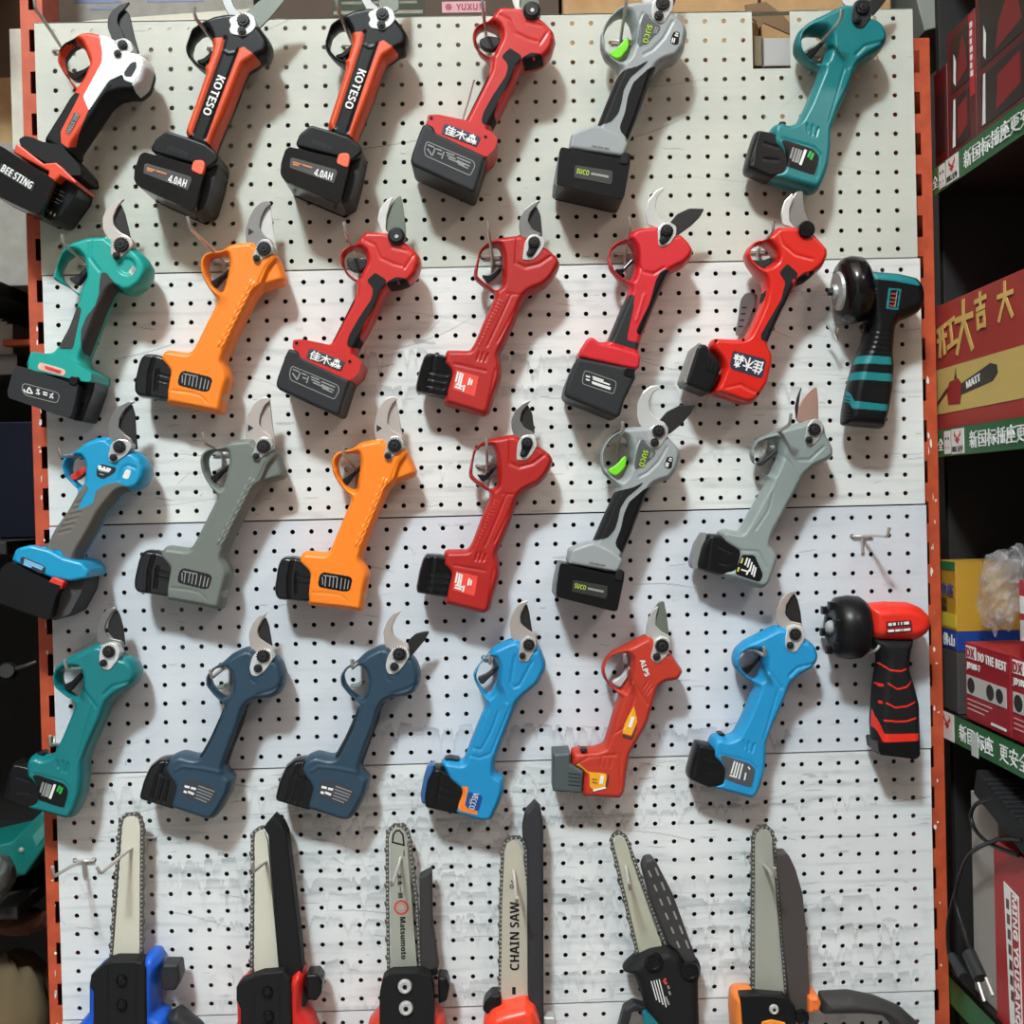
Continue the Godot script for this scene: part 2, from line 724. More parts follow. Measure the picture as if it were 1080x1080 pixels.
func make_materials():
	font_bold = SystemFont.new()
	font_bold.font_names = PackedStringArray(["Droid Sans"])
	font_bold.font_weight = 700
	font_plain = SystemFont.new()
	font_plain.font_names = PackedStringArray(["Droid Sans"])
	m.black = c8(20, 20, 22, 0.34, 0.0, 0.35)
	m.black_gloss = c8(15, 15, 17, 0.2, 0.0, 0.45)
	m.black_rubber = c8(28, 28, 29, 0.6, 0.0, 0.3)
	m.charcoal = c8(42, 43, 45, 0.45, 0.0, 0.35)
	m.dark_grip = c8(48, 46, 45, 0.7)
	m.white = c8(232, 232, 230, 0.5)
	m.print_white = c8(225, 225, 222, 0.6)
	m.print_grey = c8(140, 140, 138, 0.6)
	m.steel = c8(186, 186, 184, 0.32, 0.4)
	m.bright_steel = c8(210, 210, 208, 0.28, 0.4)
	m.blade_pale = c8(186, 176, 170, 0.42, 0.55)
	m.blade_grey = c8(134, 132, 130, 0.36, 0.7)
	m.blade_dark = c8(50, 49, 49, 0.4, 0.5)
	m.blade_green = c8(100, 106, 95, 0.45, 0.15)
	m.wire = c8(205, 200, 194, 0.3, 0.5)
	m.nut = c8(40, 39, 38, 0.4, 0.6)
	m.post = textured(Color8(196, 84, 48), Color8(168, 66, 38), 0.02, 3.0, 0.5, 5)
	m.chip = c8(216, 214, 208, 0.7)
	m.cardboard = textured(Color8(176, 142, 100), Color8(158, 124, 84), 0.03, 2.0, 0.85, 9)
	m.pale_card = textured(Color8(206, 200, 186), Color8(190, 184, 170), 0.03, 2.0, 0.85, 10)
	m.grey_card = textured(Color8(150, 146, 138), Color8(132, 128, 120), 0.03, 2.0, 0.85, 11)
	m.shelf = textured(Color8(30, 26, 23), Color8(20, 18, 16), 0.02, 3.0, 0.7, 12)
	m.plaster = textured(Color8(190, 178, 166), Color8(176, 164, 152), 0.01, 0.8, 0.9, 13)
	m.white_ceiling = c8(226, 222, 216, 0.9)
	m.dark_wall = textured(Color8(104, 90, 80), Color8(84, 72, 64), 0.01, 0.8, 0.9, 15)
	m.concrete = textured(Color8(140, 134, 126), Color8(112, 106, 100), 0.02, 0.9, 0.8, 14)

# ---------- room ----------
func wall_box(called: String, at: Vector3, size: Vector3, mat: Material):
	var o := obj(called, box_mesh(size, 0.0), mat)
	o.position = at
	structure(o)
	return o

const FLOOR_Y := 0.0
const CEIL_Y := 5.0

func build_room():
	wall_box("floor", Vector3(-0.2, -0.05, 1.7), Vector3(4.6, 0.1, 5.9), m.concrete)
	# the ceiling is laid round the roof light
	var hx0 := KEY_AT.x - KEY_SIZE.x / 2
	var hx1 := KEY_AT.x + KEY_SIZE.x / 2
	var hz0 := KEY_AT.z - KEY_SIZE.y / 2
	var hz1 := KEY_AT.z + KEY_SIZE.y / 2
	var st := new_st()
	for r in [[-2.5, -1.25, 2.1, hz0], [-2.5, hz1, 2.1, 4.65], [-2.5, hz0, hx0, hz1], [hx1, hz0, 2.1, hz1]]:
		prism(st, rect2(r[0], -r[3], r[2], -r[1]), 0.0, 0.1, 0.0)
	var ce = structure(obj("ceiling", done(st), m.plaster))
	ce.set_surface_override_material(0, m.white_ceiling)
	ce.position.y = CEIL_Y
	ce.rotation_degrees.x = -90
	wall_box("wall_back", Vector3(-0.2, CEIL_Y / 2, -0.9), Vector3(4.4, CEIL_Y, 0.1), m.shelf)
	wall_box("wall_left", Vector3(-2.35, CEIL_Y / 2, 1.7), Vector3(0.1, CEIL_Y, 5.3), m.dark_wall)
	wall_box("wall_right", Vector3(1.75, CEIL_Y / 2, 1.7), Vector3(0.1, CEIL_Y, 5.3), m.dark_wall)
	# the shop front: shelving-dark wall with a doorway at its left end
	wall_box("wall_front", Vector3(0.35, CEIL_Y / 2, 4.4), Vector3(2.8, CEIL_Y, 0.1), m.dark_wall)
	wall_box("trim_1", Vector3(-1.65, (CEIL_Y + 2.5) / 2, 4.4), Vector3(1.2, CEIL_Y - 2.5, 0.1), m.dark_wall)
	roof_light()
	trough(Vector3(-1.4, 3.1, 2.2), "added unseen warm uplight trough for soft fill, left of the aisle")
	trough(Vector3(-0.2, 3.1, 2.9), "added unseen warm uplight trough for soft fill, right of the other one")
	batten(Vector3(1.30, 2.80, 1.7), 0.6, FILL_ENERGY, Color(1.0, 0.945, 0.90), "warm tube batten hanging over the right-hand aisle")

const FILL_ENERGY := 2.0
const KEY_AT := Vector3(-1.05, 5.0, 3.3)
const KEY_SIZE := Vector2(0.55, 0.55)
const UP_ENERGY := 15.5

func roof_light():
	var t := thing("roof_light", "translucent roof panel letting in daylight in front of the pegboard", "roof light", KEY_AT)
	var glow := StandardMaterial3D.new()
	glow.albedo_color = Color(0.9, 0.95, 1.0)
	glow.emission_enabled = true
	glow.emission = Color(0.86, 0.95, 1.0)
	glow.emission_energy_multiplier = 2.0
	var g := obj("skylight_sheet", box_mesh(Vector3(KEY_SIZE.x + 0.08, 0.01, KEY_SIZE.y + 0.08), 0.0), glow, t)
	g.position = Vector3(0, 0.11, 0)
	var l := AreaLight3D.new()
	l.name = "skylight"
	l.area_size = KEY_SIZE
	l.light_energy = KEY_ENERGY
	l.light_color = Color(0.90, 0.98, 1.0)
	l.shadow_enabled = true
	l.rotation_degrees = Vector3(-90, 0, 0)
	l.position = Vector3(0, 0.0, 0)
	l.set("area_range", 14.0)
	t.add_child(l)

func trough(at: Vector3, label: String):  # added uplighter, out of view; softens the shadows by way of the ceiling
	var t := thing("added_uplight", label, "lamp", at)
	var length := 1.2
	obj("trough", slab_mesh(PackedVector2Array([Vector2(-0.07, 0.05), Vector2(-0.05, -0.02), Vector2(0.05, -0.02), Vector2(0.07, 0.05), Vector2(0.065, 0.05), Vector2(0.046, -0.015), Vector2(-0.046, -0.015), Vector2(-0.065, 0.05)]), -length / 2, length / 2, 0.0), m.white, t).rotation_degrees.y = 90
	var glow := StandardMaterial3D.new()
	glow.albedo_color = Color(1, 1, 1)
	glow.emission_enabled = true
	glow.emission = WARM
	glow.emission_energy_multiplier = 2.0
	obj("glowing_tube", tube_mesh([Vector3(-length / 2, 0.0, 0), Vector3(0, 0.0, 0), Vector3(length / 2, 0.0, 0)], 0.012, 12), glow, t)
	for s in [-1, 1]:
		obj("suspension_cord", tube_mesh([Vector3(s * length * 0.4, 0.0, 0.055), Vector3(s * length * 0.4, CEIL_Y - at.y, 0.055)], 0.002, 6), m.black, t)
	var l := AreaLight3D.new()
	l.name = "tube_light"
	l.area_size = Vector2(length, 0.05)
	l.light_energy = UP_ENERGY
	l.light_color = WARM
	l.shadow_enabled = true
	l.rotation_degrees = Vector3(90, 0, 0)
	l.position = Vector3(0, 0.015, 0)
	l.set("area_range", 12.0)
	t.add_child(l)

const WARM := Color(1.0, 0.915, 0.885)

func batten(at: Vector3, length: float, energy: float, tint: Color, label: String):
	var t := thing("tube_lamp", label, "lamp", at)
	var b := obj("housing", box_mesh(Vector3(length + 0.06, 0.04, 0.07), 0.004), m.white, t)
	b.position = Vector3(0, 0.05, 0)
	var glow := StandardMaterial3D.new()
	glow.albedo_color = Color(1, 1, 1)
	glow.emission_enabled = true
	glow.emission = tint
	glow.emission_energy_multiplier = 2.0
	var pts := [Vector3(-length / 2, 0.012, 0), Vector3(0, 0.012, 0), Vector3(length / 2, 0.012, 0)]
	obj("glowing_tube", tube_mesh(pts, 0.014, 12), glow, t)
	for s in [-1, 1]:
		obj("suspension_cord", tube_mesh([Vector3(s * length * 0.4, 0.07, 0), Vector3(s * length * 0.4, CEIL_Y - at.y, 0)], 0.003, 6), m.black, t)
	var l := AreaLight3D.new()
	l.name = "tube_light"
	l.area_size = Vector2(length, 0.05)
	l.light_energy = energy
	l.light_color = tint
	l.shadow_enabled = true
	l.rotation_degrees = Vector3(-90, 0, 0)
	l.position = Vector3(0, -0.012, 0)
	l.set("area_range", 12.0)
	t.add_child(l)

# ---------- pegboard ----------
var peg_x0 := [0.0, 0.0, 0.0, 0.0, 0.0]
var peg_y0 := [0.0, 0.0, 0.0, 0.0, 0.0]
var peg_px := [0.0, 0.0, 0.0, 0.0, 0.0]
var peg_py := [0.0, 0.0, 0.0, 0.0, 0.0]
var peg_bottom := [0.0, 0.0, 0.0, 0.0, 0.0]

func pegboard_image(base: Color, seed_: int, streaks: float, bands: int, scratches: int, wid: int, hei: int) -> ImageTexture:
	var rng := RandomNumberGenerator.new()
	rng.seed = seed_
	var f1 := FastNoiseLite.new()
	f1.seed = seed_
	f1.frequency = 0.03
	f1.fractal_octaves = 4
	var f2 := FastNoiseLite.new()
	f2.seed = seed_ + 7
	f2.frequency = 0.010
	f2.fractal_octaves = 3
	# bands where the white overpaint has run off and the grey below shows
	var grey := PackedFloat32Array()
	grey.resize(wid * hei)
	for n in bands:
		var yb := rng.randf_range(0.04, 0.94) * hei
		var xa := rng.randi_range(-60, int(wid * 0.7))
		var xb := mini(wid, xa + rng.randi_range(int(wid * 0.12), int(wid * 0.6)))
		var slope := rng.randf_range(-0.05, 0.05)
		var thick := rng.randf_range(8, 26)
		var depth := rng.randf_range(0.4, 1.0)
		for x in range(maxi(xa, 0), xb):
			var ends := minf(1.0, minf(x - xa, xb - x) / 40.0)
			var drip := maxf(0.0, f1.get_noise_2d(x * 2.2 + n * 91.0, n * 77.0)) * 34.0 + f2.get_noise_2d(x * 1.2, n * 50.0) * 8.0
			var y0 := yb + slope * (x - xa) + drip
			var th := thick * (0.6 + 0.8 * absf(f1.get_noise_2d(x * 0.5, n * 31.0)))
			for k in int(th):
				var y := int(y0) + k
				if y >= 0 and y < hei:
					var v := depth * ends * (1.0 - k / th) * (0.65 + 0.7 * f1.get_noise_2d(x * 0.5, y * 3.0 + 90.0))
					grey[y * wid + x] = maxf(grey[y * wid + x], v)
	var px := PackedByteArray()
	px.resize(wid * hei * 3)
	for y in hei:
		for x in wid:
			var a := f1.get_noise_2d(x * 0.16, y * 2.6)
			var b := f2.get_noise_2d(x * 0.8, y * 1.3)
			var c := f1.get_noise_2d(x * 0.5 + 500.0, y * 1.1)
			var g := maxf(0.0, a - 0.05) * streaks * 0.30 + grey[y * wid + x] * 0.21 + maxf(0.0, c - 0.3) * streaks * 0.25
			var wash := b * 0.025 * (0.4 + streaks) + a * 0.012
			var k := (y * wid + x) * 3
			px[k] = int(clampf((base.r + wash - g) * 255.0, 0, 255))
			px[k + 1] = int(clampf((base.g + wash - g * 0.94) * 255.0, 0, 255))
			px[k + 2] = int(clampf((base.b + wash - g * 0.88) * 255.0, 0, 255))
	var im := Image.create_from_data(wid, hei, false, Image.FORMAT_RGB8, px)
	# short grey smudges
	for n in bands * 3:
		var cx := rng.randi_range(10, wid - 40)
		var cy := rng.randi_range(6, hei - 12)
		var w := rng.randi_range(6, 34)
		var th := rng.randi_range(2, 6)
		var al := rng.randf_range(0.08, 0.3)
		for y in range(cy, cy + th):
			for x in range(cx, mini(cx + w, wid)):
				var v := f1.get_noise_2d(x * 1.5 + n * 40.0, y * 5.0)
				if v > -0.1:
					im.set_pixel(x, y, im.get_pixel(x, y).lerp(Color(0.42, 0.43, 0.45), al * minf(1.0, (v + 0.1) * 3.0)))
	# scratches, scuffs and pen marks
	for n in scratches:
		var p := Vector2(rng.randf() * wid, rng.randf() * hei)
		var long := rng.randf_range(5, 30) if rng.randf() < 0.85 else rng.randf_range(40, 130)
		var ang := rng.randf_range(-0.16, 0.16) if rng.randf() < 0.88 else rng.randf_range(0, TAU)
		var dark := rng.randf_range(0.08, 0.34)
		var bend := rng.randf_range(-0.006, 0.006)
		for i in int(long):
			ang += bend
			p += Vector2(cos(ang), sin(ang))
			if p.x >= 0 and p.y >= 0 and p.x < wid - 1 and p.y < hei - 1:
				var old := im.get_pixel(int(p.x), int(p.y))
				im.set_pixel(int(p.x), int(p.y), old.lerp(Color(0.25, 0.25, 0.27), dark * minf(1.0, 4.0 * minf(i, long - i) / long)))
	return ImageTexture.create_from_image(im)

func panel_mesh(x0: float, x1: float, ytop: float, ybot: float, hx: float, hy: float, px: float, py: float, cols: int, rows: int, r: float, notch: Rect2i) -> ArrayMesh:
	var V := PackedVector3Array()
	var N := PackedVector3Array()
	var U := PackedVector2Array()
	var idx := PackedInt32Array()
	var t := 0.0015
	var add := func(p: Vector3, n: Vector3):
		V.append(p)
		N.append(n)
		U.append(Vector2((p.x - x0) / (x1 - x0), (ytop - p.y) / (ytop - ybot)))
	var quad := func(a: Vector3, b: Vector3, c: Vector3, d: Vector3, n: Vector3):
		var s := V.size()
		for p in [a, b, c, d]:
			add.call(p, n)
		for k in [0, 2, 1, 0, 3, 2]:
			idx.append(s + k)
	var gx0 := hx - px / 2
	var gx1 := hx + px * (cols - 0.5)
	var gy0 := hy + py / 2
	var gy1 := hy - py * (rows - 0.5)
	var F := Vector3(0, 0, 1)
	var seg := 16
	for j in rows:
		for i in cols:
			if notch.has_point(Vector2i(i, j)):
				continue
			var c := Vector2(hx + i * px, hy - j * py)
			var s := V.size()
			for k in seg:
				var a := TAU * k / seg
				var d := Vector2(cos(a), sin(a))
				var e := d / maxf(absf(d.x), absf(d.y))
				add.call(Vector3(c.x + d.x * r, c.y + d.y * r, 0), F)
				add.call(Vector3(c.x + e.x * px / 2, c.y + e.y * py / 2, 0), F)
				add.call(Vector3(c.x + d.x * r, c.y + d.y * r, 0), Vector3(-d.x, -d.y, 0))
				add.call(Vector3(c.x + d.x * r, c.y + d.y * r, -t), Vector3(-d.x, -d.y, 0))
			for k in seg:
				var a := s + k * 4
				var b := s + ((k + 1) % seg) * 4
				for v in [a, b + 1, a + 1, a, b, b + 1, a + 2, b + 3, b + 2, a + 2, a + 3, b + 3]:
					idx.append(v)
	# margins
	var nx0 := gx0 + notch.position.x * px
	var nx1 := gx0 + notch.end.x * px
	if notch.size.x > 0:
		quad.call(Vector3(x0, gy0, 0), Vector3(nx0, gy0, 0), Vector3(nx0, ytop, 0), Vector3(x0, ytop, 0), F)
		quad.call(Vector3(nx1, gy0, 0), Vector3(x1, gy0, 0), Vector3(x1, ytop, 0), Vector3(nx1, ytop, 0), F)
	else:
		quad.call(Vector3(x0, gy0, 0), Vector3(x1, gy0, 0), Vector3(x1, ytop, 0), Vector3(x0, ytop, 0), F)
	quad.call(Vector3(x0, ybot, 0), Vector3(x1, ybot, 0), Vector3(x1, gy1, 0), Vector3(x0, gy1, 0), F)
	quad.call(Vector3(x0, gy1, 0), Vector3(gx0, gy1, 0), Vector3(gx0, gy0, 0), Vector3(x0, gy0, 0), F)
	quad.call(Vector3(gx1, gy1, 0), Vector3(x1, gy1, 0), Vector3(x1, gy0, 0), Vector3(gx1, gy0, 0), F)
	# folded rims
	var dz := -0.012
	quad.call(Vector3(x0, ytop, dz), Vector3(x0, ytop, 0), Vector3(x1, ytop, 0), Vector3(x1, ytop, dz), Vector3(0, 1, 0))
	quad.call(Vector3(x0, ybot, 0), Vector3(x0, ybot, dz), Vector3(x1, ybot, dz), Vector3(x1, ybot, 0), Vector3(0, -1, 0))
	quad.call(Vector3(x0, ybot, dz), Vector3(x0, ybot, 0), Vector3(x0, ytop, 0), Vector3(x0, ytop, dz), Vector3(-1, 0, 0))
	quad.call(Vector3(x1, ybot, 0), Vector3(x1, ybot, dz), Vector3(x1, ytop, dz), Vector3(x1, ytop, 0), Vector3(1, 0, 0))
	var arrays := []
	arrays.resize(Mesh.ARRAY_MAX)
	arrays[Mesh.ARRAY_VERTEX] = V
	arrays[Mesh.ARRAY_NORMAL] = N
	arrays[Mesh.ARRAY_TEX_UV] = U
	arrays[Mesh.ARRAY_INDEX] = idx
	var mesh := ArrayMesh.new()
	mesh.add_surface_from_arrays(Mesh.PRIMITIVE_TRIANGLES, arrays)
	return mesh

var board_left := 0.0
var board_right := 0.0

func build_pegboard():
	var corners := [
		[36, 30, 962, 5, 44, 291.5, 968, 269.5], [44, 293, 970, 271, 53, 554.5, 976, 531],
		[53, 556, 977, 532.5, 59, 815.5, 982, 790], [59, 817, 982, 791.5, 66, 1075, 986, 1045], [66, 1077, 986, 1046.5, 73, 1335, 990, 1300]]
	var labels := ["topmost cream perforated metal panel with a square notch in its upper edge", "second perforated white metal panel from the top, streaked with grime",
		"third perforated panel from the top, cleanest and bluish white", "fourth perforated panel with white paint runs and scratches behind the chainsaw bars",
		"lowest perforated white panel, only its top strip in view"]
	var looks := [[Color(0.755, 0.755, 0.712), 3, 0.12, 0, 40], [Color(0.86, 0.855, 0.84), 11, 0.45, 3, 130], [Color(0.80, 0.81, 0.83), 23, 0.18, 1, 50], [Color(0.85, 0.852, 0.85), 31, 0.5, 26, 170], [Color(0.84, 0.842, 0.845), 43, 0.5, 12, 90]]
	var first := [[57, 39], [60.4, 304.5], [72.2, 665.8], [80.4, 945.5], [84.0, 1085]]
	for n in 5:
		var c: Array = corners[n]
		var tl := W(c[0], c[1], 0)
		var tr := W(c[2], c[3], 0)
		var bl := W(c[4], c[5], 0)
		var br := W(c[6], c[7], 0)
		var x0 := (tl.x + bl.x) / 2
		var x1 := (tr.x + br.x) / 2
		var yt := (tl.y + tr.y) / 2
		var yb := (bl.y + br.y) / 2
		board_left = x0 if n == 0 else board_left
		board_right = x1 if n == 0 else board_right
		var cols := 45 if n == 0 else 46
		peg_px[n] = (W(942, 17, 0).x - W(57, 39, 0).x) / 44.0 if n == 0 else (W(950.1, 282.6, 0).x - W(60.4, 304.5, 0).x) / 45.0
		peg_x0[n] = W(first[n][0], first[n][1], 0).x
		var margin := 0.0113 if n == 0 else 0.0145
		peg_y0[n] = yt - margin
		peg_py[n] = (yt - yb - 2 * margin) / 12.0
		peg_bottom[n] = yb
		var notch := Rect2i(37, 0, 2, 3) if n == 0 else Rect2i(0, 0, 0, 0)
		var mesh := panel_mesh(x0, x1, yt, yb, peg_x0[n], peg_y0[n], peg_px[n], peg_py[n], cols, 13, 0.0031, notch)
		var mat := StandardMaterial3D.new()
		var L: Array = looks[n]
		mat.albedo_texture = pegboard_image(L[0], L[1], L[2], L[3], L[4], 928, 264)
		mat.roughness = 0.55
		mat.metallic_specular = 0.4
		tag(obj("pegboard_panel", mesh, mat), labels[n], "pegboard")

# ---------- rack ----------
func post(label: String, x0: float, x1: float, sx0: float, sx1: float, y0: float, y1: float, slot_y: float):
	var p := thing("rack_post", label, "post", Vector3((x0 + x1) / 2, y0, 0))
	var cx := (x0 + x1) / 2
	var zf := -0.014
	var st := new_st()
	var pitch := 0.0548
	var high := 0.029
	prism(st, rect2(x0 - cx, 0, sx0 - cx, y1 - y0), zf - 0.002, zf, 0.0)
	prism(st, rect2(sx1 - cx, 0, x1 - cx, y1 - y0), zf - 0.002, zf, 0.0)
	var ys := slot_y
	while ys > y0 + high:
		ys -= pitch
	var prev := 0.0
	while ys < y1 - high / 2:
		prism(st, rect2(sx0 - cx, prev, sx1 - cx, ys - high / 2 - y0), zf - 0.002, zf, 0.0)
		prev = ys + high / 2 - y0
		ys += pitch
	prism(st, rect2(sx0 - cx, prev, sx1 - cx, y1 - y0), zf - 0.002, zf, 0.0)
	obj("slotted_face", done(st), m.post, p)
	obj("flange", slab_mesh(rect2(x0 - cx, 0, x0 - cx + 0.002, y1 - y0), zf - 0.055, zf - 0.002, 0.0), m.post, p)
	obj("flange", slab_mesh(rect2(x1 - cx - 0.002, 0, x1 - cx, y1 - y0), zf - 0.055, zf - 0.002, 0.0), m.post, p)
	obj("hollow_shade", slab_mesh(rect2(x0 - cx + 0.002, 0, x1 - cx - 0.002, y1 - y0), zf - 0.055, zf - 0.053, 0.0), m.black, p)  # black sheet stands in for the shade inside the hollow post
	# where the paint has flaked off
	var rng := RandomNumberGenerator.new()
	rng.seed = int(absf(cx) * 1000)
	var s4 := new_st()
	for n in (34 if cx < 0 else 20):
		var yy := rng.randf_range(0.75, 1.5) - y0 if n < 14 else rng.randf_range(1.2, 1.75) - y0
		var xx := (sx0 - cx) + rng.randf_range(-0.003, 0.001) if cx < 0 else rng.randf_range(sx1 - cx - 0.001, x1 - cx - 0.004)
		var w := rng.randf_range(0.0006, 0.0028)
		var hh := rng.randf_range(0.001, 0.008)
		var ring := PackedVector2Array()
		for k in 7:
			var a := TAU * k / 7.0
			var r := rng.randf_range(0.5, 1.0)
			ring.append(Vector2(xx + cos(a) * w * r, yy + sin(a) * hh * r))
		prism(s4, ring, zf - 0.0002, zf + 0.0002, 0.0)
	obj("bare_patches", done(s4), m.chip, p).set_meta("kind", "stuff")

func build_rack():
	post("orange slotted rack post along the pegboard's left edge", W(22.5, 60, -0.014).x, W(46, 60, -0.014).x, W(31.5, 60, -0.014).x, W(38.5, 60, -0.014).x, FLOOR_Y, 2.45, W(30, 43, -0.014).y)
	post("orange slotted rack post between the pegboard's right edge and the side shelf", W(955, 130, -0.014).x, W(982, 130, -0.014).x, W(964, 130, -0.014).x, W(971, 130, -0.014).x, FLOOR_Y, W(970, 40, -0.014).y, W(968, 65, -0.014).y)
	# shelves of the rack that stands behind the pegboard; unseen, they keep its holes dark
	for n in 4:
		var o := obj("shelf_board", box_mesh(Vector3(1.12, 0.02, 0.40), 0.002), m.shelf)
		o.position = Vector3(-0.03, W(540, [222, 480, 740, 1000][n], -0.1).y - 0.0105, -0.29)
		tag(o, "unseen dark shelf board behind the pegboard, level with the " + ["top row of shears", "second row of shears", "third row of shears", "chainsaw bars"][n], "shelf")
	var bk := obj("rack_back", box_mesh(Vector3(1.30, 2.4, 0.01), 0.0), m.shelf)  # unseen back sheet of this rack, dark behind the holes
	bk.position = Vector3(-0.02, 1.2, -0.53)
	structure(bk)

# ---------- pruning shears ----------
func start(called: String, label: String, category: String, ox: float, oy: float, zc: float, h: float, ax: float, ay: float, group := "", k := 4.5):
	ctx_o = Vector2(ox, oy)
	ctx_k = k
	ctx_z = zc
	ctx_h = h
	ctx_a = W(ox + ax / k, oy + ay / k, zc)
	ctx_root = thing(called, label, category, Vector3(ctx_a.x, ctx_a.y, 0.0), group)
	return ctx_root

func front() -> float:
	return ctx_z + ctx_h

func body(mat: Material, pts: Array, hole: Array, r := 0.008, details := []):
	var holes := [] if hole.is_empty() else [smooth(q(hole, ctx_z + 0.25 * ctx_h), 1)]
	return relief("body", mat, smooth(q(pts, ctx_z + 0.25 * ctx_h), 2), {"r": r, "holes": holes, "details": details, "keep": true})

func inlay(called: String, mat: Material, pts: Array, lift := 0.0008, details := [], times := 1, at_edge := false):
	return relief(called, mat, smooth(q(pts, ctx_z + 0.25 * ctx_h if at_edge else front()), times), {"on": true, "h": lift, "r": 0.0012, "details": details})

func plate(called: String, mat: Material, pts: Array, z0: float, z1: float, bevel := 0.0006, times := 1, parent: Node = null):
	return obj(called, slab_mesh(smooth(q(pts, z1), times), z0, z1, bevel), mat, ctx_root if parent == null else parent)

func groove(pts: Array, w := 0.0024, d := -0.0012) -> Array:
	return [q(pts, front()), w, d]

func scales(rows: Array) -> Array:      # small raised scales, each [x, y, dx, dy]
	var out := []
	for r in rows:
		out.append([q([r[0], r[1], r[0] + r[2], r[1] + r[3]], front()), 0.0023, 0.0017])
	return out

func nut(x: float, y: float, r: float, teeth: int, z: float, high := 0.0035):
	var c := q1(x, y, z + high)
	var rr := r / ctx_k * PX * (eye.z - z) / eye.z
	var o := obj("nut", slab_mesh(gear(c, rr, teeth), z - 0.004, z + high, 0.0005), m.nut, ctx_root)
	var st := new_st()
	prism(st, circle(c, rr * 0.52, 18), z, z + high + 0.0014, 0.0005)
	obj("bolt", done(st), m.charcoal, o)
	obj("socket", slab_mesh(circle(c, rr * 0.25, 6), z + high, z + high + 0.0016, 0.0), m.black, o)
	return o

func head(plate_mat: Material, plate_pts: Array, nuts: Array, fixed_mat: Material, fixed: Array, moving_mat: Material, moving: Array):
	if fixed.size():
		plate("fixed_blade", fixed_mat, fixed, ctx_z + 0.0065, ctx_z + 0.0105, 0.0009, 1)
	if moving.size():
		plate("moving_blade", moving_mat, moving, ctx_z + 0.0030, ctx_z + 0.0060, 0.0009, 1)
	if plate_pts.size():
		plate("pivot_plate", plate_mat, plate_pts, ctx_z + 0.006, front() + 0.0014, 0.0008, 1)
	for n in nuts:
		nut(n[0], n[1], n[2], n[3], front() + 0.0014)

func trigger(mat: Material, pts: Array):
	plate("trigger", mat, pts, ctx_z - 0.006, ctx_z + 0.006, 0.0014, 1)

# squarish cell block: half depth of its own
func block(mat: Material, pts: Array, half: float, bevel := 0.004, called := "battery", times := 1):
	return plate(called, mat, pts, ctx_z - half, ctx_z + half, bevel, times)

# round-shouldered pod battery
func pod(mat: Material, pts: Array, details := [], h := 0.019):
	return relief("battery", mat, smooth(q(pts), 1), {"h": h, "r": 0.0045, "details": details})

func words(s: String, ax: float, ay: float, bx: float, by: float, high: float, z: float, mat: Material, bold := true, parent: Node = null):
	var hm := high / ctx_k * PX * (eye.z - z) / eye.z
	return letters(s, q1(ax, ay, z), q1(bx, by, z), hm, z, mat, ctx_root if parent == null else parent, bold)

func signs(which: Array, ax: float, ay: float, bx: float, by: float, high: float, z: float, mat: Material, weight := 11.0, parent: Node = null):
	var hm := high / ctx_k * PX * (eye.z - z) / eye.z
	return hanzi(which, q1(ax, ay, z), q1(bx, by, z), hm, z, mat, ctx_root if parent == null else parent, weight)

func turn_blade(o: Node3D, deg: float):
	var b = o.find_child("moving_blade*", true, false)
	if b:
		b.rotation_degrees.z = deg

const PRUNERS := "cordless pruning shears hung in rows on the pegboard"

func build_pruners():
	pruner_orange()
	pruner_red_sticker()
	pruner_red_black()
	pruner_lantern()
	pruner_koteso()
	pruner_bee_sting()
	pruner_suco()
	pruner_sky_and_teal()
	pruner_turquoise_block()
	pruner_red_block()
	pruner_blue_grey()
	pruner_grey_open()
	pruner_navy()
	pruner_blue_label()
	pruner_red_yellow()

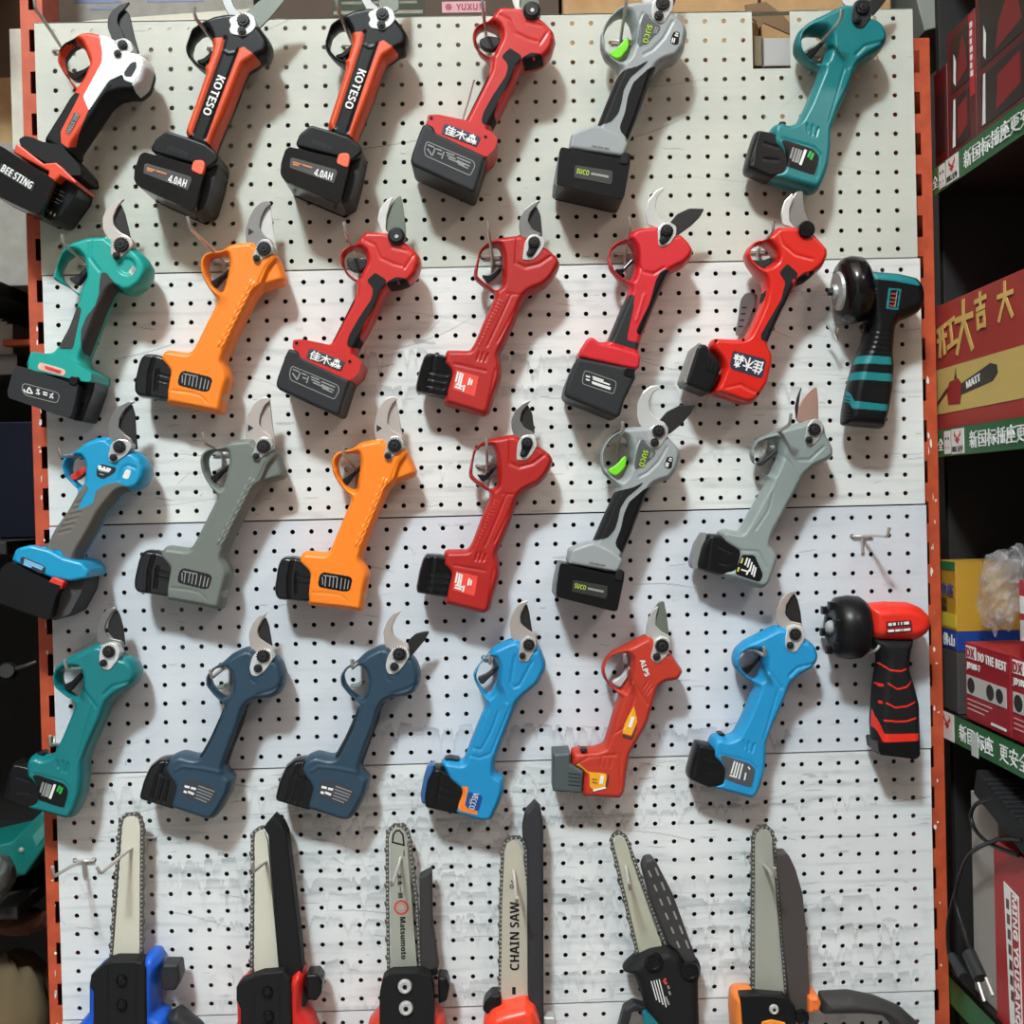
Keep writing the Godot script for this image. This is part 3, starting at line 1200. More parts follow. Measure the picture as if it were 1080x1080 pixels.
func pruner_orange():
	var orange := c8(238, 126, 26, 0.42)
	var grey := c8(104, 110, 104, 0.5)
	var t = start("pruning_shears", "orange pruning shears with scale-textured handle under the black four-amp-hour battery", "pruning shears", 135, 205, 0.034, 0.021, 643, 255, PRUNERS)
	var tex := []
	for i in 17:
		for k in 3:
			var u := i / 16.0
			tex.append([594 - 146 * u + k * 15 - 12 + (i % 2) * 7, 415 + 290 * u + k * 7, -6, 12])
	var det := scales(tex)
	det.append(groove([205, 930, 290, 940, 345, 955, 372, 985], 0.002, -0.0009))
	det.append(groove([690, 300, 650, 350, 615, 430, 560, 540, 500, 660], 0.003, -0.0012))
	det.append([q([712,275,770,410,700,450,640,465,596,510,622,425,655,345], front()), -0.007, 0.004, true])
	body(orange, [470,255,500,238,605,228,612,245,665,285,708,284,722,310,748,385,755,405,740,425,690,440,640,455,610,490,575,560,520,670,470,780,465,800,490,850,495,880,480,930,455,1040,440,1048,380,1035,190,1000,188,940,205,845,165,800,158,785,180,745,200,738,290,752,310,745,335,700,385,600,425,520,428,505,400,470,370,425,352,385,345,340,352,305,375,280,410,272,450,270],
		[375,345,380,315,400,295,440,290,478,295,485,330,480,370,465,430,455,465,440,462,410,440,385,395], 0.008, det)
	trigger(m.black, [385,415,440,385,488,345,490,370,450,395,415,440,405,442,388,425])
	head(m.steel, [602,270,610,235,635,212,672,215,690,245,682,280,640,305,615,328,595,318,590,295], [[643,255,34,16],[608,301,17,10]],
		m.blade_grey, [560,225,558,170,575,110,600,65,630,36,660,28,682,45,655,65,630,115,624,160,645,192,682,215,692,240,640,250,600,260],
		m.bright_steel, [676,48,684,120,692,200,708,282,690,260,640,200,618,165,622,120,645,75])
	plate("warning_mark", m.blade_dark, [570,195,598,178,572,160], ctx_z + 0.0103, ctx_z + 0.0108, 0.0, 0)
	var wn = inlay("rating_label", m.black_gloss, [245,850,265,835,390,865,402,880,388,930,370,940,240,908,235,890])
	small_print([[258,858,258,895],[275,855,268,905],[296,858,288,905],[312,862,304,912],[330,866,322,915],[350,870,340,922],[368,876,358,925],[384,882,374,925],[262,850,330,864]], 0.0012, front() + 0.0012, m.print_grey, wn)
	inlay("release_button", c8(214, 150, 90), [455,955,480,945,488,975,470,992,455,985], 0.0012, [], 1, true)
	var bd := [groove([120,770,98,850,92,960], 0.0024, -0.001), groove([140,850,195,865], 0.002, -0.001), groove([136,880,190,893], 0.002, -0.001), groove([138,830,128,930], 0.002, -0.001)]
	pod(m.black_gloss, [100,760,155,764,220,785,250,850,230,990,60,965,45,940,45,900,65,810,80,775], bd)
	dup(t, "grey pruning shears with scale-textured handle, pale rosy blade and black battery", 277.4, 466.9, ctx_z, 1.0, 0.0, {"body": grey, "fixed_blade": m.blade_pale, "moving_blade": m.blade_pale, "release_button": c8(140, 142, 136)})
	dup(t, "orange pruning shears with pale rosy blade, left of the plain red ones, third row", 413.0, 466.3, ctx_z, 1.0, 4.0, {"fixed_blade": m.blade_pale, "moving_blade": m.blade_pale})

func pruner_red_sticker():
	var red := c8(164, 24, 19, 0.45)
	var t = start("pruning_shears", "plain red pruning shears with red-white square sticker, second row", "pruning shears", 430, 205, 0.034, 0.021, 602, 224, PRUNERS)
	var det := [groove([340,750,330,785], 0.0022, -0.0016), groove([360,752,348,788], 0.0022, -0.0016), groove([380,760,368,790], 0.0022, -0.0016),
		groove([225,805,370,838], 0.0024, -0.001), groove([415,830,400,910,385,970], 0.0024, -0.001), groove([490,480,430,610,378,720], 0.0022, -0.001), groove([535,490,480,600,425,700], 0.0022, -0.001), groove([520,205,514,325,560,345,625,330,690,285], 0.003, -0.0016), groove([470,470,560,480], 0.002, -0.0008)]
	for i in 14:
		det.append(groove([432 - i * 8.5, 505 + i * 15.5, 452 - i * 8.5, 512 + i * 15.5], 0.0016, 0.0007))
	body(red, [385,225,440,208,545,195,570,215,640,250,655,255,710,300,724,330,715,360,690,405,650,445,600,465,570,480,545,510,510,610,470,700,435,770,445,810,445,870,430,920,410,970,390,1040,360,1058,170,1000,175,940,200,850,162,810,185,738,295,742,320,700,370,580,405,505,412,470,360,440,315,400,312,370,330,300,340,260],
		[345,290,355,262,385,245,430,250,445,290,450,340,450,400,445,440,420,458,370,422,330,385,336,330], 0.008, det)
	trigger(m.black, [350,380,385,385,440,340,448,355,400,410,378,420])
	head(m.bright_steel, [556,225,580,193,612,188,640,205,650,240,622,287,592,312,545,310,550,260], [[602,224,27,14],[580,278,16,10]],
		m.blade_grey, [528,160,530,120,550,75,590,42,632,28,612,52,580,90,572,130,592,165,640,190,600,200,570,215,545,225],
		m.blade_dark, [610,52,632,100,640,200,600,190,575,150,570,115,585,80])
	plate("head_cover", m.black, [572,215,590,200,618,202,630,225,620,255,596,294,572,296,562,285,574,255], front(), front() + 0.0026, 0.0006)
	var s = inlay("sticker", c8(222, 66, 52, 0.5), [232,832,338,862,318,960,212,925], 0.0005, [], 0)
	small_print([[240,842,228,890],[252,846,238,905],[262,850,246,918],[228,900,262,912],[224,912,256,924],[296,872,288,905],[306,880,300,905],[270,905,262,935]], 0.0022, front() + 0.0009, m.print_white, s)
	pod(m.black_gloss, [95,755,150,760,220,778,250,850,225,982,40,945,38,915,55,840,75,780], [groove([125,770,95,960], 0.003, -0.001), groove([100,842,190,858], 0.002, -0.001), groove([97,872,180,888], 0.002, -0.001), groove([90,905,172,920], 0.002, -0.001)])
	dup(t, "plain red pruning shears with red-white square sticker, third row", 556.1, 462.7, ctx_z, 0.985, 2.3)

func pruner_red_black():
	var red := c8(188, 36, 32, 0.36)
	var t = start("pruning_shears", "red and black pruning shears with grey block battery and closed greenish blade, second row", "pruning shears", 280, 205, 0.042, 0.022, 622, 200, PRUNERS)
	var det := [groove([470,215,520,240,545,300,610,330,650,340], 0.0024, -0.0010), groove([600,250,680,270,720,310], 0.0024, -0.0010), groove([660,350,700,290], 0.0024, -0.001), groove([440,300,480,260], 0.0024, -0.0008)]
	body(red, [475,180,580,185,660,225,690,250,735,295,742,335,725,390,690,430,640,450,592,455,575,475,540,560,500,640,465,700,440,745,435,770,455,800,440,850,415,885,400,882,165,770,130,732,140,690,180,690,310,715,330,680,380,580,430,480,435,430,430,420,385,385,355,330,352,290,370,260,400,245,430,240],
		[370,300,385,270,420,258,455,270,480,300,480,335,458,375,446,408,430,402,395,375,375,345], 0.008, det)
	trigger(m.charcoal, [385,318,425,300,480,308,484,335,450,368,410,362,390,345])
	inlay("grip", m.black_rubber, [520,370,575,405,572,430,545,455,520,530,470,610,445,680,465,700,450,725,395,728,385,710,395,670,440,590,500,500,510,460,505,440,480,410], 0.0016)
	var lobe = inlay("grip", m.black_rubber, [572,418,620,390,665,398,690,428,645,452,600,458,585,445], 0.0016)
	inlay("screw_cover", red, [622,412,640,412,642,426,624,428], 0.0026)
	inlay("grip", m.black_rubber, [436,475,430,520,376,620,326,712,314,706,355,610], 0.0014, [], 1, true)
	head(m.steel, [], [], m.bright_steel, [560,200,545,165,530,120,540,70,570,30,610,8,592,50,575,100,570,170,600,200], m.blade_green, [560,185,566,120,590,60,615,20,642,2,652,50,662,120,668,200,640,225,600,225])
	var cap := obj("pivot_cap", lathe_mesh([[0.0, 0.0065], [0.0075, 0.0065], [0.0095, 0.004], [0.0108, 0.003], [0.0112, -0.012]], Vector3(q1(622, 200, front()).x, q1(622, 200, front()).y, front()), Vector3(0, 0, 1), 28), m.charcoal, ctx_root)
	obj("bolt", slab_mesh(circle(q1(622, 200, front() + 0.007), 0.0025, 10), front() + 0.006, front() + 0.0076, 0.0004), m.steel, cap)
	for p in [[148,706],[400,793]]:
		obj("screw_hole", slab_mesh(circle(q1(p[0], p[1], ctx_z + 0.033), 0.0022, 10), ctx_z + 0.03, ctx_z + 0.0334, 0.0), m.black, ctx_root)
	plate("battery_mount", red, [130,690,180,688,310,715,432,770,458,800,440,852,402,886,290,834,165,774,158,748,128,734], ctx_z - 0.033, ctx_z + 0.033, 0.004, 1)
	block(m.charcoal, [110,730,158,745,165,768,290,830,402,882,386,930,352,1040,338,1050,60,925,48,905,55,870,95,760], 0.034, 0.004)
	var f := ctx_z + 0.034
	var lb := obj("label_frame", outline_mesh([125,812,345,905,352,930,328,975,118,882,112,850], f, 0.0009), m.print_grey, ctx_root)
	small_print([[130,830,160,842],[128,848,150,880],[165,845,150,880],[170,848,195,858],[175,868,195,876],[205,862,195,895],[215,865,255,880],[218,878,260,896],[225,892,300,925],[265,888,330,915],[265,902,325,930],[270,918,318,940]], 0.0016, f + 0.0004, m.print_grey, lb)
	var np = obj("name_plate", slab_mesh(q([205,735,220,732,370,790,376,800,357,838,195,776], ctx_z + 0.034), ctx_z + 0.03, ctx_z + 0.034, 0.0004), c8(52, 50, 52), ctx_root)
	signs(["fine", "tree", "forest"], 210, 757, 360, 812, 42, ctx_z + 0.0344, m.print_white, 13.0, np)
	var u = dup(t, "red and black pruning shears with grey block battery and navy nameplate, top row", 558.4, 15.6, ctx_z, 1.02, 0.2, {"name_plate": c8(38, 38, 66)})

func outline_mesh(pts: Array, z: float, w: float, times := 1) -> ArrayMesh:
	var p := ccw(smooth(q(pts, z), times))
	var i := inset(p, w)
	var st := new_st()
	for k in p.size():
		var j := (k + 1) % p.size()
		prism(st, PackedVector2Array([p[k], p[j], i[j], i[k]]), z - 0.0003, z + 0.0003)
	return done(st)

func pruner_lantern():
	var red := c8(200, 32, 22, 0.3)
	start("pruning_shears", "bright red pruning shears with lamp-ended battery and upside-down nameplate", "pruning shears", 715, 200, 0.042, 0.022, 608, 190, PRUNERS)
	var det := [groove([480,200,500,260,560,310,640,330], 0.0024, -0.0009), groove([230,940,300,925,370,960], 0.0026, -0.001), groove([300,925,330,945,380,965], 0.0024, -0.001)]
	body(red, [430,215,465,183,560,180,640,215,665,245,705,290,703,330,680,375,650,400,600,440,560,455,540,480,490,580,440,690,420,740,445,785,445,830,420,930,380,990,350,1020,310,1022,150,968,180,920,207,850,190,810,150,765,145,735,165,705,290,712,320,700,350,640,390,550,405,480,400,430,365,400,330,350,315,310,330,275,365,245,400,240],
		[340,300,360,270,400,255,430,275,452,305,455,340,430,365,400,375,375,362,350,335], 0.008, det)
	trigger(m.charcoal, [345,330,400,338,445,318,452,340,412,372,385,372])
	inlay("grip", m.black_rubber, [520,350,570,395,565,420,545,460,520,530,470,630,430,722,395,715,392,690,420,640,490,520,505,460,510,440,480,395], 0.0016)
	inlay("grip", m.black_rubber, [565,420,600,390,655,382,662,400,645,425,600,447,565,458], 0.0016)
	inlay("screw_cover", red, [606,394,624,394,626,410,608,412], 0.0026)
	inlay("screw_cover", c8(190, 30, 50), [538,428,556,420,560,448,545,465], 0.0026)
	inlay("grip", m.black_rubber, [414,478,406,520,358,620,312,697,300,682,340,600,380,520], 0.0014, [], 1, true)
	head(m.steel, [], [], m.bright_steel, [540,180,500,165,490,110,505,55,545,15,550,40,530,90,530,150,560,185], m.blade_grey, [535,170,528,110,540,50,560,10,595,5,600,90,615,130,640,180,600,210])
	var cz := front()
	var cp := q1(608, 190, cz)
	obj("pivot_cap", lathe_mesh([[0.0, 0.0062], [0.0085, 0.006], [0.0104, 0.004], [0.0108, -0.012]], Vector3(cp.x, cp.y, cz), Vector3(0, 0, 1), 28), m.black_gloss, ctx_root)
	for p in [[182,716],[312,712],[380,968]]:
		obj("screw_hole", slab_mesh(circle(q1(p[0], p[1], cz), 0.0018, 10), cz - 0.006, cz - 0.0006, 0.0), m.black, ctx_root)
	block(m.black, [105,730,140,735,150,765,190,810,207,850,180,918,150,968,42,925,38,905,62,830,88,750], 0.026, 0.005)
	block(c8(128, 126, 122, 0.4), [96,728,112,730,62,925,34,915,26,905,50,830,80,745], 0.024, 0.004, "lamp_lens")
	var f := ctx_z + 0.026
	for i in 3:
		obj("rib", slab_mesh(q([150 + i * 17, 800 + i * 6, 158 + i * 17, 803 + i * 6, 146 + i * 17, 862 + i * 6, 138 + i * 17, 858 + i * 6], f), f - 0.002, f + 0.0015, 0.0004), m.black, ctx_root)
	var np = inlay("name_plate", c8(34, 34, 58), [262,762,412,803,420,815,402,893,386,895,252,852,245,835], 0.001)
	signs(["fine", "tree", "forest"], 405, 852, 262, 806, 62, front() + 0.0016, m.print_white, 11.0, np)
	var tg := thing("metal_tag", "grey metal tag tucked behind the bright red shears' handle", "tag", Vector3(ctx_a.x, ctx_a.y, 0.0))
	obj("plate", slab_mesh(smooth(q([318,492,350,486,380,500,352,580,302,692,273,692,288,600,298,520], 0.012), 1), 0.010, 0.012, 0.0004), m.blade_grey, tg)
	var st := new_st()
	for p in [[315,560],[310,590],[304,620],[298,650]]:
		var c := q1(p[0], p[1], 0.012)
		prism(st, rect2(c.x - 0.003, c.y - 0.001, c.x + 0.003, c.y + 0.001), 0.0118, 0.0124, 0.0)
	obj("stamped_marks", done(st), m.charcoal, tg)

func pruner_koteso():
	var orange := c8(206, 74, 32, 0.42)
	var t = start("pruning_shears", "black and orange pruning shears lettered KOTESO with dark blade spread open", "pruning shears", 130, 0, 0.042, 0.021, 567, 92, PRUNERS)
	body(m.black, [312,190,330,145,380,115,440,88,520,75,620,90,655,140,690,185,707,215,705,250,690,285,660,290,632,310,590,335,560,410,530,490,480,610,445,690,435,735,330,700,300,640,340,530,400,360,385,345,340,310,300,260,298,230],
		[320,235,335,185,365,155,400,150,420,185,432,240,408,318,400,325,355,300,325,265], 0.008, [groove([475,240,500,255,525,252], 0.002, 0.0012), groove([484,180,470,240,330,630], 0.003, -0.0014), groove([545,240,460,470,390,655], 0.003, -0.0014)])
	trigger(m.black_gloss, [345,285,380,275,425,235,438,245,425,270,390,300,360,302])
	inlay("grip_strip", orange, [405,182,472,178,480,190,468,240,325,638,270,650,270,620,345,450,405,260,418,235], 0.0022, [], 0)
	inlay("grip_strip", orange, [548,230,575,222,650,280,650,330,620,350,600,380,560,495,480,700,437,720,390,668,397,650,460,470,540,260], 0.0022, [], 0)
	head(m.steel, [500,100,505,85,540,68,590,58,622,78,632,120,612,150,572,172,512,162,500,140,512,120], [[567,92,30,14],[560,142,20,10]],
		m.blade_grey, [470,-60,500,-90,540,-100,520,-50,515,0,530,40,560,60,550,90,500,75,478,30,466,0], m.blade_green, [560,80,600,40,650,0,700,-20,790,-30,750,22,700,82,640,142,590,130])
	plate("battery_shoe", m.black, [205,618,300,648,388,680,445,725,450,760,400,800,330,775,140,722,130,706,150,660], ctx_z - 0.03, ctx_z + 0.031, 0.003)
	plate("end_cap", m.charcoal, [385,700,448,735,452,770,430,870,395,985,350,1005,330,985,370,850], ctx_z - 0.034, ctx_z + 0.020, 0.003)
	block(m.black_gloss, [98,722,320,780,388,808,376,850,338,985,320,998,65,880,50,850,55,800,78,735], 0.036, 0.010)
	var f := ctx_z + 0.036
	var s = plate("latch", c8(228, 92, 58, 0.45), [335,760,375,758,388,775,377,825,365,828,322,808,325,785], f - 0.006, f + 0.002, 0.001)
	var lb = obj("label", slab_mesh(q([100,780,112,775,320,838,325,852,306,903,95,822], f + 0.0006), f - 0.002, f + 0.0006, 0.0002), c8(52, 50, 48), ctx_root)
	words("4.0AH", 215, 846, 300, 872, 36, f + 0.001, m.print_white, true, lb)
	small_print([[112,796,150,808],[156,810,205,826],[112,806,140,814]], 0.0018, f + 0.001, c8(200, 120, 70), lb)
	var emboss := []
	for i in 9:
		emboss.append([216 + i * 11, 690 + i * 4, 210 + i * 11, 712 + i * 4])
	small_print(emboss, 0.0012, ctx_z + 0.0312, m.charcoal, ctx_root)
	words("KOTESO", 468, 362, 393, 545, 38, front() + 0.0012, m.print_white)
	var u = dup(t, "black and orange pruning shears lettered KOTESO, left of the glossy red ones", 400.0, 14.2, ctx_z, 0.99, 1.6)
	turn_blade(u, 42)

func pruner_bee_sting():
	var orange := c8(212, 66, 34, 0.42)
	start("pruning_shears", "white, orange and black pruning shears lettered BEE STING", "pruning shears", 0, 0, 0.042, 0.022, 578, 210, PRUNERS)
	body(m.black_rubber, [440,165,530,185,600,230,665,268,705,285,727,340,702,425,655,463,610,462,560,470,520,500,470,575,420,650,375,715,372,760,300,740,220,690,225,665,300,545,345,470,380,435,350,420,300,345,278,300,285,250,312,212,345,195,400,170],
		[300,270,330,225,370,205,405,235,420,270,438,320,410,385,380,428,365,418,325,370,305,320], 0.008, [groove([520,400,470,480,380,640], 0.004, 0.001)])
	inlay("guard_trim", orange, [260,300,265,240,300,195,345,175,400,150,487,140,487,260,482,300,396,458,421,524,347,692,320,702,291,680,287,625,356,492,378,446,340,435,285,345], 0.0014, [], 0)
	inlay("shell", m.white, [465,140,530,165,600,215,690,268,676,310,664,350,627,394,590,380,580,354,520,382,492,422,421,526,394,460,481,300,486,255], 0.0022, [], 0)
	inlay("shell", c8(196, 196, 196, 0.4), [676,262,720,275,760,342,720,440,658,490,638,440,627,394,664,350,676,310], 0.0018, [], 0)
	inlay("window", m.charcoal, [620,300,650,290,657,320,627,375,592,368,586,350], 0.0026)
	var np = inlay("name_plate", c8(70, 60, 56), [355,532,380,538,382,555,330,640,308,630], 0.0022, [], 0)
	words("BEE STING", 369, 540, 322, 634, 18, front() + 0.0026, m.print_grey, true, np)
	trigger(m.black_gloss, [320,330,345,345,400,325,435,300,434,330,400,350,365,380,340,377,325,355])
	head(m.steel, [522,265,518,220,545,190,590,178,622,198,634,235,612,262,572,287,545,288], [[578,210,23,14],[556,252,18,10]],
		m.blade_dark, [545,215,530,185,510,130,510,90,530,50,570,20,618,6,592,40,562,72,556,110,580,148,600,200], m.blade_dark, [588,42,612,60,640,180,662,255,620,240,575,170,552,115,562,75])
	plate("battery_mount", m.black_rubber, [88,662,115,645,150,650,200,672,290,690,380,790,386,832,330,832,250,792,100,697], ctx_z - 0.030, ctx_z + 0.030, 0.006, 1)
	plate("battery_rail", orange, [75,680,95,690,205,775,265,770,295,795,362,860,356,872,285,835,258,862,225,842,230,812,62,722], ctx_z - 0.032, ctx_z + 0.033, 0.002, 0)
	block(m.black_gloss, [-60,672,10,696,262,856,218,960,186,1012,170,1016,-75,900,-90,860,-80,760], 0.036, 0.010)
	plate("end_cap", m.black, [250,868,292,850,372,868,362,922,275,1040,240,1045,180,1015,215,960], ctx_z - 0.034, ctx_z + 0.016, 0.003)
	var f := ctx_z + 0.036
	var lb = obj("label", slab_mesh(q([5,775,165,870,150,908,-10,812], f + 0.0006), f - 0.002, f + 0.0006, 0.0002), c8(26, 26, 28, 0.5), ctx_root)
	words("BEE STING", 10, 795, 152, 882, 36, f + 0.001, m.print_white, true, lb)
	small_print([[212,985,206,996],[228,995,222,1006],[244,1004,238,1016],[262,1014,256,1026]], 0.0016, ctx_z + 0.0164, c8(214, 206, 160), ctx_root)
	small_print([[285,905,305,915],[280,922,300,932],[240,930,285,952],[235,945,280,967],[280,950,295,957]], 0.0012, ctx_z + 0.0164, m.print_grey, ctx_root)

func pruner_suco():
	var grey := c8(142, 147, 148, 0.42)
	var t = start("pruning_shears", "silver-grey pruning shears with lime trigger and both blades spread, third row", "pruning shears", 570, 405, 0.042, 0.021, 562, 222, PRUNERS)
	body(grey, [330,250,370,215,430,200,515,200,560,210,600,245,655,305,662,340,645,410,610,455,560,470,530,485,500,530,470,610,430,720,395,800,385,830,388,850,365,892,135,852,145,790,175,775,215,765,250,745,300,630,350,520,365,500,350,470,300,430,283,380,285,330,305,280],
		[300,330,320,285,350,255,385,240,410,265,425,320,420,380,395,440,370,458,330,432,305,390], 0.008, [groove([600,300,560,370,510,420,470,440], 0.003, -0.0012), groove([520,290,470,260,440,330,445,400], 0.002, -0.001)])
	trigger(c8(112, 208, 30, 0.4), [322,405,360,385,400,340,412,350,405,390,370,430,350,435,325,420])
	inlay("grip", m.black_rubber, [365,508,440,490,490,465,482,480,410,540,380,590,370,640,355,690,320,730,250,748,300,630,350,525], 0.0012)
	inlay("grip", m.black, [528,485,490,500,420,560,395,620,380,690,355,750,360,775,392,808,432,720,478,600], 0.0012)
	var lg = inlay("logo_patch", c8(72, 76, 76), [475,265,490,262,520,300,550,318,545,340,490,390,450,410,445,390,455,320], 0.0008)
	words("SUCO", 502, 315, 478, 392, 24, front() + 0.0014, c8(160, 196, 40), true, lg)
	small_print([[528,322,518,352],[536,326,526,352]], 0.0012, front() + 0.0014, m.print_grey, lg)
	var bdg = inlay("badge", m.black, [610,342,632,345,624,400,608,405,585,395,598,350], 0.0008)
	small_print([[612,352,624,356],[608,360,622,366],[600,372,594,392],[608,374,602,394]], 0.0014, front() + 0.001, m.print_white, bdg)
	head(m.steel, [518,215,545,193,592,188,608,210,602,250,562,307,540,310,513,287,510,250], [[562,222,31,16],[543,276,21,12]],
		m.bright_steel, [500,215,470,195,458,150,460,90,485,40,520,10,560,4,566,20,530,45,515,90,520,130,550,165,590,182,600,205,560,230], m.blade_dark, [555,190,570,165,600,130,660,100,737,99,715,140,670,190,615,237,580,240])
	plate("battery_mount", grey, [145,790,175,775,250,750,350,795,390,832,388,852,366,894,135,854], ctx_z - 0.033, ctx_z + 0.033, 0.004, 1)
	block(m.black, [92,862,100,850,345,905,400,885,396,930,366,1074,350,1080,75,1010,78,960], 0.034, 0.004)
	block(c8(108, 110, 110), [90,856,104,852,82,1012,64,1008,68,960], 0.028, 0.002, "end_cap")
	var f := ctx_z + 0.034
	plate("latch", m.black_rubber, [366,880,398,885,386,935,350,930], f - 0.012, f + 0.002, 0.001)
	var lb = obj("label", slab_mesh(q([155,935,165,932,318,960,316,1008,305,1018,150,985], f + 0.0006), f - 0.002, f + 0.0006, 0.0002), c8(44, 44, 42), ctx_root)
	words("SUCO", 163, 956, 216, 968, 22, f + 0.001, c8(170, 200, 60), true, lb)
	small_print([[225,970,300,986]], 0.0026, f + 0.001, m.print_grey, lb)
	small_print([[232,848,255,852],[258,853,282,858],[286,858,308,862]], 0.0022, ctx_z + 0.0334, c8(104, 108, 110), ctx_root)
	var u = dup(t, "silver-grey pruning shears with lime trigger, right of the glossy red ones, top row", 699.6, 10.7, ctx_z, 1.086, 1.8)
	turn_blade(u, 40)

func pruner_sky_and_teal():
	var sky := c8(24, 134, 186, 0.48)
	var teal := c8(12, 112, 116, 0.36)
	var t = start("pruning_shears", "sky blue pruning shears with grey label, right of the red yellow-labelled ones", "pruning shears", 710, 615, 0.034, 0.021, 582, 243, PRUNERS)
	var det := [groove([335,750,340,782], 0.0022, -0.0016), groove([360,755,358,797], 0.0022, -0.0016), groove([385,765,375,802], 0.0022, -0.0016), groove([425,340,450,410,515,500], 0.003, -0.0012), groove([500,500,430,740], 0.002, -0.0009), groove([552,440,590,402,672,382], 0.003, -0.0014), groove([226,812,365,848,395,880,382,975], 0.0024, -0.0009)]
	body(sky, [300,310,340,275,420,235,490,200,530,205,560,225,610,262,632,262,665,290,684,335,678,370,650,405,590,440,550,475,520,560,470,670,440,750,438,830,430,900,410,960,385,1010,360,1018,165,965,170,940,215,930,222,880,205,850,172,820,170,760,185,725,225,715,250,730,290,715,330,640,370,540,390,490,385,475,345,455,300,415,285,385,285,350],
		[310,365,320,335,350,315,410,318,425,350,425,395,405,452,380,458,340,428,315,395], 0.008, det)
	trigger(m.black, [330,400,370,380,410,340,420,355,395,385,360,430,345,430])
	head(m.bright_steel, [533,255,545,213,580,198,617,208,630,240,617,282,582,328,550,325,533,300], [[582,243,30,16],[558,296,18,10]],
		m.blade_pale, [493,195,492,130,510,80,540,45,570,34,586,42,560,65,535,110,530,150,555,180,612,192,620,230,580,240,545,240,520,215], m.blade_dark, [575,45,592,80,606,140,614,215,570,195,532,150,538,100,560,60])
	var lb = inlay("rating_label", c8(72, 74, 78), [222,820,240,815,365,855,388,880,385,920,370,970,350,968,250,935,240,925,245,880,235,850], 0.0008)
	small_print([[292,845,275,905],[304,850,286,920],[316,855,298,925],[330,858,312,930],[268,912,300,922],[356,872,364,884],[345,900,338,935]], 0.0018, front() + 0.0012, m.print_white, lb)
	pod(m.black, [105,745,165,755,230,775,262,850,250,955,157,962,65,922,60,900,80,820], [groove([120,760,95,920], 0.003, -0.001), groove([150,830,210,850], 0.002, -0.001), groove([150,900,212,905], 0.002, -0.001)])
	plate("knob", m.black, [212,716,240,712,250,724,230,730], ctx_z - 0.008, ctx_z + 0.01, 0.001)
	var green := c8(40, 150, 60)
	var a = dup(t, "teal pruning shears with black display, lowest of the pruners by the left post", 127.8, 687.3, ctx_z, 1.007, -0.4, {"body": teal, "rating_label": m.black, "fixed_blade": m.blade_grey, "pivot_plate": m.bright_steel})
	screen_of(a)
	var b = dup(t, "teal pruning shears with black open blade at the top right", 909.6, 20.0, ctx_z, 1.076, 0.0, {"body": teal, "rating_label": m.black, "fixed_blade": m.bright_steel, "pivot_plate": m.charcoal})
	screen_of(b)
	turn_blade(b, -46)

func screen_of(o: Node3D):
	var keep = o.find_child("rating_label*", true, false)
	for c in keep.get_children():
		keep.remove_child(c)
		c.free()
	var z := front() + 0.0012
	small_print([[352,868,340,895],[364,876,352,905]], 0.0028, z, c8(40, 170, 70), keep)
	small_print([[330,862,306,928]], 0.0032, z, m.print_white, keep)
	small_print([[290,856,272,914],[302,860,284,918],[312,864,294,920],[276,852,262,900]], 0.0024, z, m.print_grey, keep)

